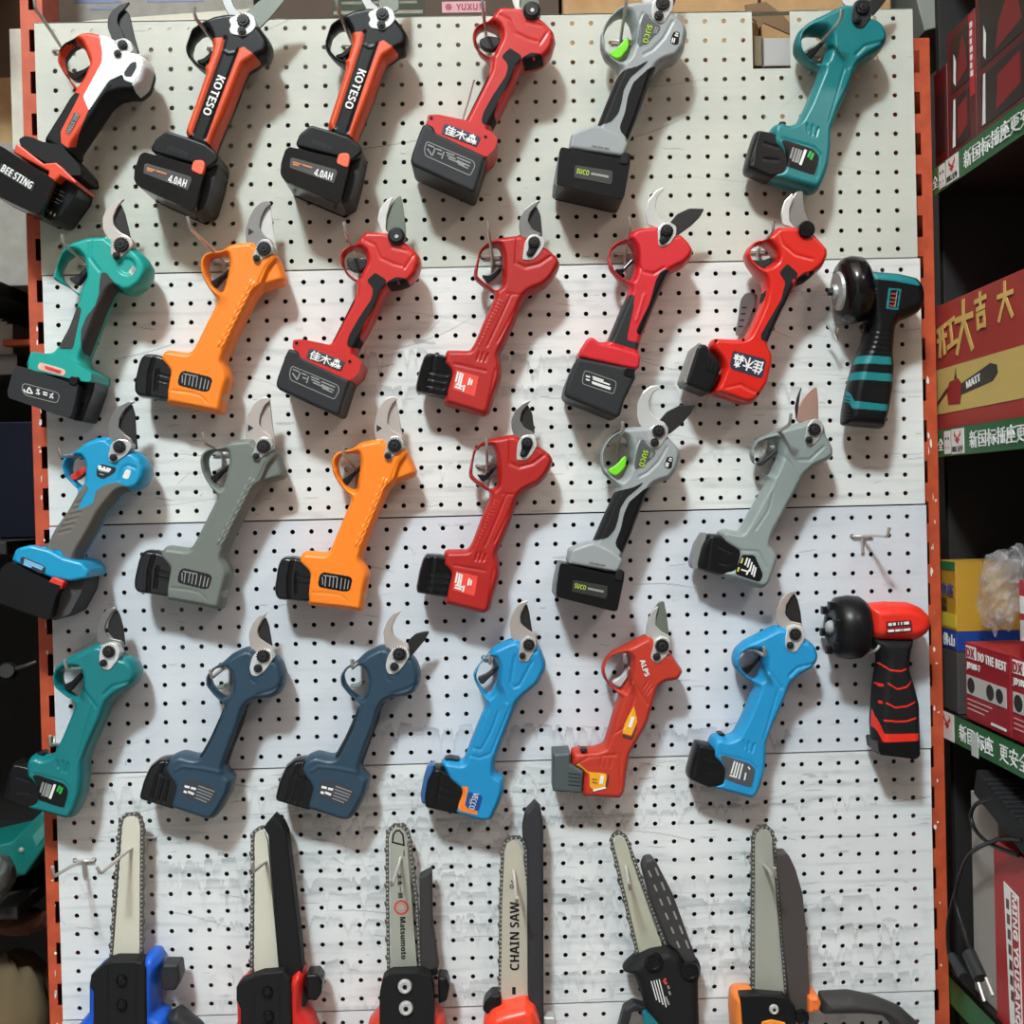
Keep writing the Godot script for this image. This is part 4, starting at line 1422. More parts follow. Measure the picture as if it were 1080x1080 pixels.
func pruner_turquoise_block():
	var teal := c8(12, 148, 138, 0.4)
	start("pruning_shears", "turquoise pruning shears with dark grip and block battery with warning icons", "pruning shears", 0, 205, 0.042, 0.022, 572, 237, PRUNERS)
	var det := [groove([430,215,425,300,470,360], 0.003, -0.001), [circle(q1(628, 358), 0.0125, 20), -0.003, 0.004, true], groove([165,790,300,800], 0.002, 0.0008)]
	body(teal, [305,270,350,235,430,208,525,203,545,225,600,260,640,250,690,295,720,345,718,385,690,440,640,475,600,480,560,455,540,475,500,560,450,690,412,785,432,840,432,885,395,885,130,828,155,745,215,755,265,750,290,720,330,650,372,540,392,490,375,485,320,440,262,410,258,400,275,330],
		[285,395,282,360,305,310,345,275,385,290,412,320,420,400,405,440,388,472,345,452,310,420], 0.008, det)
	trigger(m.charcoal, [325,395,365,385,410,340,416,365,375,420,360,430,340,415])
	inlay("grip", m.dark_grip, [480,370,505,370,560,440,578,458,542,475,512,545,452,692,410,788,390,762,382,700,385,640,410,580,450,530,470,470,472,420], 0.0016, [groove([520,470,470,540,430,640,420,720], 0.002, 0.0006), groove([500,470,455,540,415,640,405,720], 0.002, 0.0006)])
	inlay("grip", m.dark_grip, [365,528,388,540,375,600,350,720,340,735,278,730,285,700,330,620], 0.0016)
	inlay("window", m.blade_pale, [628,332,648,355,625,388,605,365], 0.0012, [], 0)
	head(m.blade_pale, [528,215,575,193,617,203,632,235,612,267,562,307,535,302,523,280], [[572,237,36,16],[550,288,18,10]],
		m.blade_pale, [520,215,500,195,485,160,485,110,505,65,545,35,592,18,560,55,535,110,540,150,570,180,612,200,600,235,550,235], m.blade_dark, [570,40,592,90,622,215,580,205,535,145,535,100,555,60])
	var pill = plate("maker_label", c8(214, 170, 156), [180,808,190,798,300,828,312,840,308,858,295,862,190,835,178,825], ctx_z + 0.03, ctx_z + 0.0338, 0.0003)
	small_print([[212,816,290,840],[215,824,286,848]], 0.0018, ctx_z + 0.0342, c8(196, 60, 50), pill)
	plate("battery_mount", teal, [155,745,215,757,300,768,395,822,434,845,432,888,395,888,130,830], ctx_z - 0.033, ctx_z + 0.033, 0.004, 1)
	block(m.charcoal, [75,812,130,825,320,890,372,900,342,1040,328,1065,40,965,34,940,60,840], 0.036, 0.005)
	plate("end_cap", m.black, [385,858,448,885,442,930,388,1078,340,1070,372,900], ctx_z - 0.034, ctx_z + 0.018, 0.003)
	var f := ctx_z + 0.036
	plate("latch", m.black, [335,860,375,866,360,910,320,895], f - 0.01, f + 0.002, 0.001)
	var lb := obj("label_frame", outline_mesh([105,905,118,896,270,938,284,952,276,985,262,990,122,955,104,930], f, 0.0008), m.print_grey, ctx_root)
	small_print([[112,925,120,938],[138,915,126,940],[138,915,154,945],[126,940,154,945],[172,930,188,928],[170,945,190,945],[178,922,184,952],[204,938,226,944],[204,948,224,954],[238,948,252,968],[252,944,236,966]], 0.0016, f + 0.0004, m.print_white, lb)
	small_print([[400,925,388,985],[412,928,400,988]], 0.0016, ctx_z + 0.0184, m.charcoal, ctx_root)

func pruner_red_block():
	var red := c8(194, 24, 36, 0.45)
	start("pruning_shears", "red pruning shears with black grips, open blades and dark block battery", "pruning shears", 585, 200, 0.042, 0.022, 533, 190, PRUNERS)
	var det := [groove([390,340,420,390,470,400,520,370], 0.003, -0.0012), groove([290,745,284,765], 0.002, -0.0015), groove([306,748,300,768], 0.002, -0.0015), groove([322,752,316,772], 0.002, -0.0015), groove([205,770,320,800,318,825,200,795,205,770], 0.002, -0.0008), groove([425,500,390,620], 0.003, 0.0008)]
	body(red, [360,200,410,185,485,178,505,200,560,225,590,213,630,250,655,290,648,330,610,370,570,387,540,405,500,490,460,590,415,700,397,760,407,790,402,842,382,852,115,792,120,760,155,705,180,700,210,725,250,720,280,650,330,530,350,480,345,455,300,425,260,375,250,330,265,270,310,240,345,230],
		[262,330,275,285,310,255,350,250,375,290,380,340,380,380,360,438,320,418,285,385], 0.008, det)
	trigger(m.black_gloss, [285,375,320,375,370,325,378,335,330,385,318,412,300,400])
	inlay("grip", m.charcoal, [350,495,380,500,375,560,345,700,350,715,412,728,397,762,320,738,250,718,280,650,320,560], 0.0014)
	inlay("grip", m.black, [510,375,562,385,537,412,492,512,432,652,412,692,385,680,400,640,450,540,480,430], 0.0014)
	head(m.bright_steel, [488,190,515,158,547,153,578,173,578,212,547,257,515,273,493,264], [[533,190,28,12],[515,238,18,10]],
		m.bright_steel, [500,190,440,165,430,110,445,50,480,5,512,-12,525,-10,490,30,478,80,490,130,525,155,540,200], m.blade_dark, [530,175,580,115,640,88,712,90,690,130,650,170,585,217,550,210])
	plate("head_cover", m.black, [502,190,520,170,548,168,565,185,562,210,540,245,515,262,500,250], front(), front() + 0.0026, 0.0006)
	plate("battery_mount", red, [155,705,180,698,212,725,300,745,397,775,409,792,403,844,382,854,115,794,120,760], ctx_z - 0.033, ctx_z + 0.033, 0.004, 1)
	block(m.charcoal, [110,795,380,850,386,890,332,1000,312,1072,290,1080,55,985,46,965,55,920,95,820], 0.034, 0.005)
	var f := ctx_z + 0.034
	plate("latch", m.black, [335,842,387,850,371,892,328,880], f - 0.012, f + 0.002, 0.001)
	var lb := obj("label_frame", outline_mesh([140,862,150,858,290,908,294,925,280,972,130,922,132,890], f, 0.0008), m.print_grey, ctx_root)
	small_print([[180,888,232,906],[182,898,262,926],[148,884,168,890],[148,900,166,906],[176,912,266,942],[178,918,265,948]], 0.0018, f + 0.0004, m.print_white, lb)

func pruner_blue_grey():
	var blue := c8(14, 140, 184, 0.4)
	start("pruning_shears", "bright blue pruning shears with grey ribbed grip, red trigger and big black battery", "pruning shears", 0, 420, 0.042, 0.022, 563, 230, PRUNERS)
	body(blue, [370,245,420,205,480,183,530,183,545,200,570,228,600,248,650,250,690,285,712,335,705,380,680,425,640,444,600,442,575,455,500,545,450,640,390,740,382,778,418,820,412,852,330,868,240,852,75,782,65,770,85,710,140,698,230,705,270,620,340,520,380,440,350,415,310,370,298,320,310,280],
		[325,330,335,290,370,275,405,290,415,330,410,400,390,422,355,398,335,370], 0.008, [groove([690,300,672,310], 0.003, -0.0012), groove([705,335,684,345], 0.003, -0.0012), groove([702,370,682,375], 0.003, -0.0012), groove([690,405,672,400], 0.003, -0.0012), groove([565,390,580,330,605,318,640,330], 0.003, -0.0012)])
	trigger(c8(206, 44, 32, 0.4), [330,375,340,360,395,325,412,320,412,345,370,385,345,392])
	var ribs := []
	for i in 6:
		ribs.append(groove([300 + i * 16 - 20, 640 - i * 28, 345 + i * 16 - 10, 625 - i * 28], 0.0024, -0.0009))
	inlay("grip", c8(98, 94, 88, 0.65), [370,450,400,410,422,420,365,530,440,500,455,440,500,410,560,398,610,425,580,492,512,582,442,702,402,788,350,784,300,752,290,720,262,715,248,730,200,722,250,600,330,500], 0.0014, ribs)
	var em = inlay("emblem", m.charcoal, [460,330,480,310,555,330,545,355,490,385,455,370], 0.001)
	small_print([[466,322,482,326],[490,328,500,331],[506,333,526,339],[466,332,520,346]], 0.0026, front() + 0.0014, m.print_white, em)
	small_print([[468,342,515,352],[472,358,492,364]], 0.0014, front() + 0.0014, m.print_grey, em)
	inlay("window", c8(214, 214, 208), [597,335,625,340,611,385,577,380], 0.001)
	head(m.steel, [513,265,528,213,560,193,602,198,628,225,602,267,550,303,518,303], [[563,230,30,16],[535,281,18,10]],
		m.blade_grey, [520,220,510,190,508,130,525,80,560,40,610,15,642,14,600,45,570,90,562,140,590,170,625,195,632,235,580,240], m.blade_dark, [625,25,641,80,646,180,653,245,625,240,590,185,563,140,572,95,600,45])
	plate("battery_mount", blue, [85,710,140,697,235,722,300,758,385,780,420,820,413,854,330,870,240,854,75,784,64,770], ctx_z - 0.033, ctx_z + 0.033, 0.004, 1)
	block(m.black, [45,775,230,870,292,892,262,940,237,1045,220,1052,-30,962,-40,930,10,800], 0.038, 0.006)
	plate("end_cap", c8(62, 62, 62, 0.8), [298,882,396,852,386,922,332,1022,262,1056,232,1045,252,960], ctx_z - 0.034, ctx_z + 0.02, 0.004)
	var f := ctx_z + 0.038
	plate("latch", c8(212, 52, 36, 0.45), [248,846,306,870,286,912,220,887], f - 0.016, f - 0.001, 0.0012)
	plate("switch", c8(150, 40, 50), [150,702,180,692,200,705,170,712], ctx_z, front() + 0.001, 0.0008)
	var lb = obj("label", slab_mesh(smooth(q([98,757,108,750,216,798,212,830,192,834,94,782], ctx_z + 0.0338), 1), ctx_z + 0.03, ctx_z + 0.0338, 0.0003), c8(42, 46, 54), ctx_root)
	small_print([[116,766,206,804],[114,776,200,812],[112,786,150,802]], 0.0022, ctx_z + 0.0342, c8(120, 180, 220), lb)

func pruner_grey_open():
	var grey := c8(128, 138, 136, 0.42)
	start("pruning_shears", "blue-grey pruning shears with rosy blade and black angular label", "pruning shears", 715, 405, 0.034, 0.021, 650, 215, PRUNERS)
	body(grey, [375,260,420,240,490,205,560,188,610,168,660,165,692,200,694,240,715,270,732,310,728,350,690,375,640,395,590,440,550,520,500,610,447,710,432,760,465,800,470,830,450,890,430,945,400,972,380,970,190,910,205,880,250,870,270,800,230,775,195,750,190,700,220,685,290,700,310,670,370,560,420,470,425,450,390,415,355,370,345,330,355,290],
		[360,320,375,285,410,268,465,265,475,310,470,360,440,428,425,433,390,408,365,370], 0.008, [groove([478,318,540,380,572,450], 0.003, -0.0016), groove([580,360,625,360,690,300], 0.003, -0.0012), groove([450,520,430,600,370,690], 0.0024, -0.0009), groove([285,790,380,795,420,870], 0.0024, -0.001)])
	trigger(m.charcoal, [375,375,410,355,465,310,475,320,440,355,405,385,390,390])
	head(m.steel, [603,262,613,198,645,163,682,173,694,210,672,262,640,293,608,288], [[650,215,31,14],[625,265,18,10]],
		c8(168, 134, 120, 0.4, 0.3), [565,175,575,110,600,60,635,20,660,13,667,80,668,170,640,200,600,190], m.blade_dark, [562,170,556,110,566,60,588,12,580,60,572,110,580,180])
	var lb = inlay("rating_label", m.black, [305,808,365,812,400,890,405,910,390,938,375,938,275,905,272,890], 0.0008)
	small_print([[330,825,318,860],[342,830,330,870],[352,845,340,890],[362,860,350,905],[300,880,330,890],[340,880,325,905],[370,870,360,915]], 0.002, front() + 0.0012, m.print_white, lb)
	small_print([[308,825,300,850],[290,870,284,890]], 0.002, front() + 0.0012, c8(200, 190, 90), lb)
	pod(m.black, [135,708,192,712,260,740,310,800,285,892,192,908,86,878,82,850,104,765], [groove([160,715,140,890], 0.003, -0.001), groove([195,770,255,800], 0.002, -0.001), groove([200,850,240,858], 0.002, -0.001)])
	plate("end_cap", c8(122, 124, 122), [122,705,138,708,92,880,70,876,64,850,88,760], ctx_z - 0.014, ctx_z + 0.010, 0.003)

func pruner_navy():
	var navy := c8(38, 62, 80, 0.42)
	var t = start("pruning_shears", "navy blue pruning shears with closed blade, right of the teal ones", "pruning shears", 140, 635, 0.034, 0.021, 617, 258, PRUNERS)
	body(navy, [375,315,420,290,470,245,540,212,580,215,600,240,655,265,675,250,710,285,728,340,725,390,700,435,660,455,600,458,565,472,540,505,520,580,480,680,447,770,452,800,485,830,470,900,420,990,390,1025,350,1025,180,965,190,930,208,865,170,810,155,770,190,725,235,708,300,725,325,720,370,640,420,530,435,490,430,480,385,440,350,395,348,350],
		[365,350,385,320,440,305,470,330,480,380,475,420,455,450,435,458,400,428,372,390], 0.008, [groove([540,215,535,280,560,370,580,380], 0.0024, -0.001), groove([590,440,660,420,720,380], 0.003, -0.0012), groove([200,800,230,780,330,790,420,810], 0.003, 0.001)])
	trigger(c8(106, 116, 110), [390,400,415,398,455,380,460,395,430,415,400,415])
	head(m.bright_steel, [578,245,615,223,657,233,668,265,652,292,622,332,592,353,563,348,553,315,563,270], [[617,258,33,16],[592,316,21,12]],
		m.blade_pale, [560,225,555,200,550,150,570,100,600,65,642,48,610,90,592,130,600,170,635,195,670,215,672,262,640,262,600,250], m.blade_dark, [630,70,646,110,666,225,630,215,595,165,595,125,615,85])
	var ribs := []
	for i in 9:
		ribs.append(groove([432 - i * 12, 520 + i * 22, 405 - i * 12, 530 + i * 22], 0.002, 0.0008))
	inlay("grip", m.black_rubber, [430,490,444,500,408,602,342,727,320,727,370,630], 0.0014, ribs, 1, true)
	inlay("grip", m.black_rubber, [545,480,612,458,582,505,502,662,457,785,440,762,495,620], 0.0014, [], 1, true)
	var lb = inlay("rating_label", c8(52, 56, 64), [250,845,290,840,390,880,400,920,380,955,340,960,240,925,230,890], 0.0006)
	small_print([[246,874,270,880],[276,882,300,888],[242,898,256,904],[262,900,290,912]], 0.0028, front() + 0.001, m.print_white, lb)
	small_print([[312,872,388,900],[308,886,380,914],[304,900,374,926],[300,914,366,940],[296,928,350,950]], 0.0012, front() + 0.001, m.print_grey, lb)
	pod(m.black_gloss, [135,733,190,728,235,790,250,880,215,975,180,964,50,925,45,905,65,830,95,765], [groove([150,745,125,815], 0.0024, -0.001), groove([125,815,200,845], 0.002, -0.001), groove([110,830,85,930], 0.002, -0.0008), groove([140,840,115,940], 0.002, -0.0008), groove([165,850,145,945], 0.002, -0.0008)])
	var u = dup(t, "navy blue pruning shears with dark blade swung open", 418.3, 690.3, ctx_z, 1.015, 0.8)
	turn_blade(u, -50)

func pruner_blue_label():
	var sky := c8(24, 130, 182, 0.42)
	start("pruning_shears", "sky blue pruning shears with blue and orange label, left of the red yellow-labelled ones", "pruning shears", 430, 625, 0.034, 0.021, 575, 248, PRUNERS)
	body(sky, [330,350,380,290,410,255,480,222,520,213,545,235,605,260,625,250,657,330,655,365,620,430,560,480,520,520,490,600,440,730,415,800,415,850,455,870,460,930,440,990,400,1075,350,1080,210,1040,220,1010,250,930,190,880,180,850,155,800,180,785,265,795,300,700,340,600,370,530,360,500,320,430,308,385],
		[325,390,340,350,385,300,415,310,430,350,425,410,395,472,378,484,350,448,330,420], 0.008, [groove([510,300,488,430,505,450,530,440,590,330], 0.003, -0.0014), groove([428,415,470,520], 0.003, -0.0014), groove([360,600,305,738,350,745,400,650,432,560], 0.0024, -0.0012), groove([485,545,395,765,340,785,300,775], 0.0024, -0.0012)])
	trigger(m.charcoal, [330,405,370,390,428,345,430,365,390,405,360,435,345,435])
	head(m.steel, [533,240,570,208,607,223,612,255,572,328,530,328,526,300], [[575,248,28,14],[545,300,16,10]],
		m.blade_pale, [500,230,490,205,485,150,500,95,530,50,565,37,574,42,545,75,532,110,540,150,575,180,605,195,617,230,590,240,540,245], m.blade_dark, [565,50,577,90,594,200,560,185,533,145,535,105,548,75])
	var lo = inlay("label", c8(232, 122, 40), [258,918,285,918,288,935,272,1008,287,1023,332,1034,330,1057,245,1037,236,1015], 0.0008, [], 0)
	var lb = inlay("label", c8(16, 66, 132), [287,943,345,958,357,970,337,1040,282,1025,272,1005], 0.0008)
	words("VECCO", 326, 952, 302, 1028, 26, front() + 0.0012, m.print_white, false, lb)
	small_print([[300,978,294,1000]], 0.0018, front() + 0.0012, m.print_grey, lb)
	pod(m.black, [125,815,160,816,230,850,290,930,262,1045,215,1038,82,1008,78,960,92,880], [groove([160,860,140,1010], 0.002, -0.001), groove([150,920,230,950], 0.002, -0.001), groove([142,960,220,985], 0.002, -0.001)])
	plate("lamp_lens", c8(50, 92, 140, 0.2), [110,815,128,818,118,880,95,960,84,1006,66,1004,60,960,75,880,90,830], ctx_z - 0.014, ctx_z + 0.012, 0.003)
	plate("clip", m.charcoal, [168,790,200,782,250,792,230,800], ctx_z - 0.006, ctx_z + 0.012, 0.001)

func pruner_red_yellow():
	var red := c8(176, 48, 30, 0.5)
	start("pruning_shears", "brick red pruning shears with yellow labels and grey square battery", "pruning shears", 570, 625, 0.034, 0.021, 578, 253, PRUNERS)
	var det := [groove([430,395,480,490,510,530], 0.003, -0.0012), groove([335,680,400,640,445,510], 0.0024, -0.0009), groove([165,820,230,780,360,770], 0.0024, -0.001), groove([380,770,380,930], 0.0024, -0.0008)]
	for i in 3:
		det.append(groove([512 + i * 10, 420 + i * 14, 490 + i * 10, 455 + i * 12], 0.0018, -0.001))
		det.append(groove([290 + i * 24, 785 + i * 3, 285 + i * 24, 825 + i * 2], 0.0018, -0.001))
	body(red, [310,310,340,280,430,235,500,198,525,203,545,230,595,275,615,283,640,320,677,370,650,415,590,422,560,442,545,490,510,610,460,700,425,760,410,850,400,940,380,974,195,963,190,920,197,850,165,825,140,815,145,745,180,738,260,735,300,720,320,660,345,570,370,500,375,485,330,450,295,400,288,360],
		[305,365,320,320,355,292,400,285,425,305,425,350,410,418,385,462,355,452,320,418], 0.008, det)
	trigger(m.bright_steel, [340,425,385,400,420,350,428,360,415,400,380,450,355,440])
	head(m.bright_steel, [533,270,543,228,580,208,612,223,618,255,602,297,560,338,535,328,523,305], [[578,253,34,18],[553,305,19,12]],
		m.steel, [505,215,500,190,510,130,535,80,562,62,547,120,545,155,575,185,615,208,618,250,570,250], m.blade_green, [532,92,560,45,587,39,602,120,612,225,580,215,545,165,550,110])
	words("ALPS", 482, 318, 508, 396, 24, front() + 0.0012, m.print_white)
	var l1 = inlay("label", c8(226, 158, 34), [445,535,461,610,440,660,432,680,388,668,400,620], 0.0008, [], 0)
	inlay("label", c8(70, 52, 44), [388,670,432,684,455,630,461,640,436,702,390,690], 0.0008, [], 0)
	small_print([[444,590,428,640],[436,590,420,638]], 0.0022, front() + 0.0012, m.print_white, l1)
	var l2 = inlay("label", c8(226, 158, 34), [165,817,185,812,230,850,312,857,317,872,307,922,250,937,234,922,232,862], 0.0008, [], 0)
	inlay("label", c8(70, 52, 44), [318,860,328,865,322,920,308,930], 0.0008, [], 0)
	small_print([[290,868,282,908],[298,870,292,908],[250,940,310,925]], 0.0022, front() + 0.0012, m.print_white, l2)
	small_print([[245,885,270,888],[245,900,270,903]], 0.0014, front() + 0.0012, c8(150, 90, 30), l2)
	block(c8(70, 78, 80, 0.5), [60,765,142,760,145,815,205,850,197,955,60,945], 0.022, 0.004, "battery", 0)
	var f := ctx_z + 0.022
	for i in 4:
		small_print([[132, 858 + i * 18, 190, 864 + i * 18]], 0.0012, f, m.black, ctx_root)
	plate("switch", m.charcoal, [190,740,222,738,222,756,190,756], ctx_z + 0.01, front() + 0.001, 0.0008)

# ---------- right-angle tools ----------
func build_angle_tools():
	# teal and black
	start("angle_grinder", "black and teal mini angle grinder with glossy disc guard, by the right post", "angle grinder", 850, 255, 0.040, 0.024, 420, 300, "", 5.4)
	var teal := c8(16, 118, 122, 0.45)
	var rings := []
	for i in 4:
		rings.append(groove([335, 250 + i * 24, 400, 262 + i * 24], 0.0022, -0.001))
	for i in 5:
		rings.append(groove([345 - i * 6, 500 + i * 28, 490, 515 + i * 28], 0.0024, -0.0008))
	body(m.black, [330,165,520,180,625,205,658,245,670,290,670,350,645,400,600,425,530,452,505,490,492,640,500,720,492,830,472,960,442,1065,210,1045,215,960,240,830,275,700,300,640,325,580,347,480,335,400,325,300], [], 0.014, rings)
	inlay("top_trim", teal, [330,165,520,178,625,203,657,245,645,252,500,225,380,212,335,216], 0.0012, [], 0)
	inlay("band", teal, [292,640,490,655,494,702,280,690], 0.0012, [], 0)
	inlay("band", teal, [270,733,502,752,498,798,255,782], 0.0012, [], 0)
	inlay("band", teal, [232,832,265,835,282,905,475,927,466,965,270,950,262,920,230,870], 0.0012, [], 0)
	var vents := []
	for i in 7:
		vents.append([222, 880 + i * 20, 250, 886 + i * 20])
	small_print(vents, 0.0014, front() - 0.006, m.charcoal, ctx_root)
	inlay("display", teal, [470,262,545,268,525,390,455,382], 0.0014, [], 0)
	var dp = inlay("display_glass", m.black, [478,272,534,276,517,380,465,374], 0.002, [], 0)
	small_print([[486,295,516,298],[482,318,512,322],[478,340,508,344],[474,362,504,366]], 0.0022, front() + 0.0024, c8(150, 60, 50), dp)
	small_print([[520,282,506,374]], 0.001, front() + 0.0024, m.print_grey, dp)
	var w := W(850 + 268 / 5.4, 255 + 275 / 5.4, 0.048)
	var at := Vector3(w.x - ctx_a.x, w.y - ctx_a.y, 0.048)
	var ax := Vector3(-1, -0.06, 0.0)
	obj("disc_guard", lathe_mesh([[0.0, 0.017], [0.020, 0.018], [0.034, 0.017], [0.041, 0.011], [0.043, 0.002], [0.041, -0.010], [0.034, -0.016], [0.0, -0.018]], at, ax, 48, true), m.black_gloss, ctx_root)
	var fl := obj("flange", lathe_mesh([[0.0, 0.027], [0.008, 0.027], [0.009, 0.022], [0.024, 0.0215], [0.025, 0.016], [0.0, 0.016]], at, ax, 32), m.steel, ctx_root)
	obj("bolt", lathe_mesh([[0.0, 0.032], [0.005, 0.032], [0.0055, 0.026]], at, ax, 6), m.charcoal, fl)
	var lk := []
	for p in [[120,470,0.030],[150,510,0.030],[180,560,0.034],[185,490,0.036]]:
		var c := q1(p[0], p[1], p[2])
		lk.append(Vector3(c.x, c.y, p[2]))
	obj("wire_clip", tube_mesh(lk, 0.0016, 6), m.wire, ctx_root)
	var kn := q1(322, 495, 0.04)
	obj("trigger", lathe_mesh([[0.0, 0.006], [0.005, 0.005], [0.006, 0.0], [0.005, -0.005], [0.0, -0.006]], Vector3(kn.x, kn.y, 0.045), Vector3(0.2, 0.1, 1), 16), m.black_gloss, ctx_root)
	var gc := []
	for p in [[280,425,0.05],[315,405,0.055],[330,370,0.058],[350,335,0.058]]:
		var c := q1(p[0], p[1], p[2])
		gc.append(Vector3(c.x, c.y, p[2]))
	obj("guard_lever", tube_mesh(curve_points(gc, 4), 0.0022, 8), m.steel, ctx_root)
	# red and black
	start("angle_grinder", "red and black mini angle grinder with ribbed rubber grip, below the bare hook", "angle grinder", 860, 550, 0.040, 0.024, 330, 430, "", 4.153)
	var red := c8(222, 46, 30, 0.38)
	body(m.black_rubber, [240,505,300,500,430,508,415,570,408,640,437,740,452,800,457,1022,440,1042,270,1022,256,980,250,880,262,720,280,600,262,560,240,530], [], 0.014, [])
	var line := []
	for p in [[288,620,330,652,375,655,405,645], [318,708,360,735,400,725,425,700], [310,795,350,815,400,810,440,790], [300,872,350,876,400,875,445,860]]:
		var st := []
		for i in range(0, p.size(), 2):
			st.append(p[i]); st.append(p[i + 1] - 5)
		for i in range(p.size() - 2, -1, -2):
			st.append(p[i]); st.append(p[i + 1] + 5)
		inlay("grip_line", red, st, 0.001, [], 0)
	inlay("grip_line", red, [262,600,275,600,292,640,282,720,278,855,305,930,455,928,457,962,300,970,280,920,250,905,250,780,262,690], 0.0012, [], 0)
	inlay("grip_line", red, [285,715,305,712,308,725,290,732], 0.0012, [], 0)
	inlay("grip_line", red, [285,790,300,786,302,800,288,806], 0.0012, [], 0)
	ctx_h = 0.027
	relief("motor_housing", red, smooth(q([205,360,300,350,400,352,450,372,488,410,492,460,470,492,430,517,350,520,250,517,218,490,212,420]), 2), {"r": 0.016, "h": 0.027, "keep": true, "details": [groove([345,368,430,372], 0.003, -0.0016), groove([245,380,240,500], 0.003, -0.001)]})
	var np = inlay("name_plate", c8(130, 26, 30), [308,438,422,430,427,485,310,497], 0.001, [], 0)
	inlay("name_strip", c8(44, 16, 18), [313,444,417,436,419,458,314,466], 0.0014, [], 0)
	small_print([[320,452,335,451],[340,450,352,449],[362,448,366,448],[375,447,380,447],[388,446,410,444]], 0.0035, front() + 0.0018, m.print_white, np)
	small_print([[318,480,345,478],[350,478,372,476],[376,476,382,475],[386,475,416,472]], 0.0026, front() + 0.0018, m.print_white, np)
	w = W(860 + 160 / 4.153, 550 + 463 / 4.153, 0.046)
	at = Vector3(w.x - ctx_a.x, w.y - ctx_a.y, 0.046)
	ax = Vector3(-1, 0.02, 0.0)
	var gd := obj("disc_guard", lathe_mesh([[0.012, 0.022], [0.014, 0.028], [0.030, 0.027], [0.0385, 0.020], [0.041, 0.006], [0.040, -0.008], [0.034, -0.016], [0.0, -0.018]], at, ax, 48, true), m.black, ctx_root)
	for i in 6:
		var a := TAU * i / 6.0 + 0.3
		var lug := obj("lug", box_mesh(Vector3(0.008, 0.010, 0.010), 0.001), m.black, ctx_root)
		lug.position = at + Vector3(-0.028, sin(a) * 0.030, cos(a) * 0.030)
	obj("spindle", lathe_mesh([[0.0, 0.034], [0.006, 0.033], [0.009, 0.029], [0.010, 0.016], [0.0, 0.016]], at, ax, 20), m.steel, gd)
	gc = []
	for p in [[215,565,0.05],[245,572,0.056],[268,560,0.058],[280,542,0.058]]:
		var c := q1(p[0], p[1], p[2])
		gc.append(Vector3(c.x, c.y, p[2]))
	obj("guard_lever", tube_mesh(curve_points(gc, 4), 0.002, 8), m.steel, ctx_root)
	plate("base", m.black, [276,968,455,972,457,1026,440,1042,284,1022], 0.018, 0.0645, 0.005)

# ---------- mini chainsaws ----------
func chain(path: Array, called := "chain"):
	# path: outline of the bar's edge in tracing units, drawn as links with rivets and cutters
	var zb := ctx_z
	var p := q(path, zb)
	var pts := PackedVector2Array()
	var dirs := PackedVector2Array()
	var pitch := 0.0058
	var left := 0.0
	for i in p.size() - 1:
		var a := p[i]
		var b := p[i + 1]
		var len := a.distance_to(b)
		var s := left
		while s < len:
			pts.append(a.lerp(b, s / len))
			dirs.append((b - a) / len)
			s += pitch
		left = s - len
	var st := new_st()
	var sr := new_st()
	for i in pts.size():
		var d := dirs[i]
		var o := Vector2(-d.y, d.x)
		var c := pts[i]
		var hl := pitch * 0.62
		var hw := 0.0021
		var zz := zb + (0.0022 if i % 2 == 0 else 0.0008)
		prism(st, PackedVector2Array([c - d * hl - o * hw * 0.4, c - d * hl * 0.6 - o * hw, c + d * hl * 0.6 - o * hw, c + d * hl - o * hw * 0.4, c + d * hl + o * hw * 0.4, c + d * hl * 0.6 + o * hw, c - d * hl * 0.6 + o * hw, c - d * hl + o * hw * 0.4]), zz - 0.004, zz, 0.0)
		if i % 4 == 0:
			prism(st, PackedVector2Array([c - d * hl + o * hw, c + d * hl * 0.5 + o * hw, c + d * hl * 0.9 + o * hw * 1.9, c + d * hl * 0.1 + o * hw * 1.8]), zz - 0.004, zz, 0.0)
		prism(sr, circle(c - d * pitch * 0.5, 0.0011, 6), zz - 0.001, zb + 0.0030, 0.0)
	var ch := obj(called, done(st), c8(96, 90, 84, 0.4, 0.4), ctx_root)
	obj("rivets", done(sr), m.steel, ch)

func bolt_on(x: float, y: float, r: float, z: float, mat: Material):
	var c := q1(x, y, z)
	var rr := r / ctx_k * PX * 0.96
	var o := obj("bolt", lathe_mesh([[0.0, 0.003], [rr * 0.6, 0.003], [rr * 0.68, 0.0042], [rr * 0.9, 0.0036], [rr, 0.0]], Vector3(c.x, c.y, z), Vector3(0, 0, 1), 20), mat, ctx_root)
	obj("socket", slab_mesh(circle(c, rr * 0.36, 6), z + 0.001, z + 0.0034, 0.0), m.black, o)

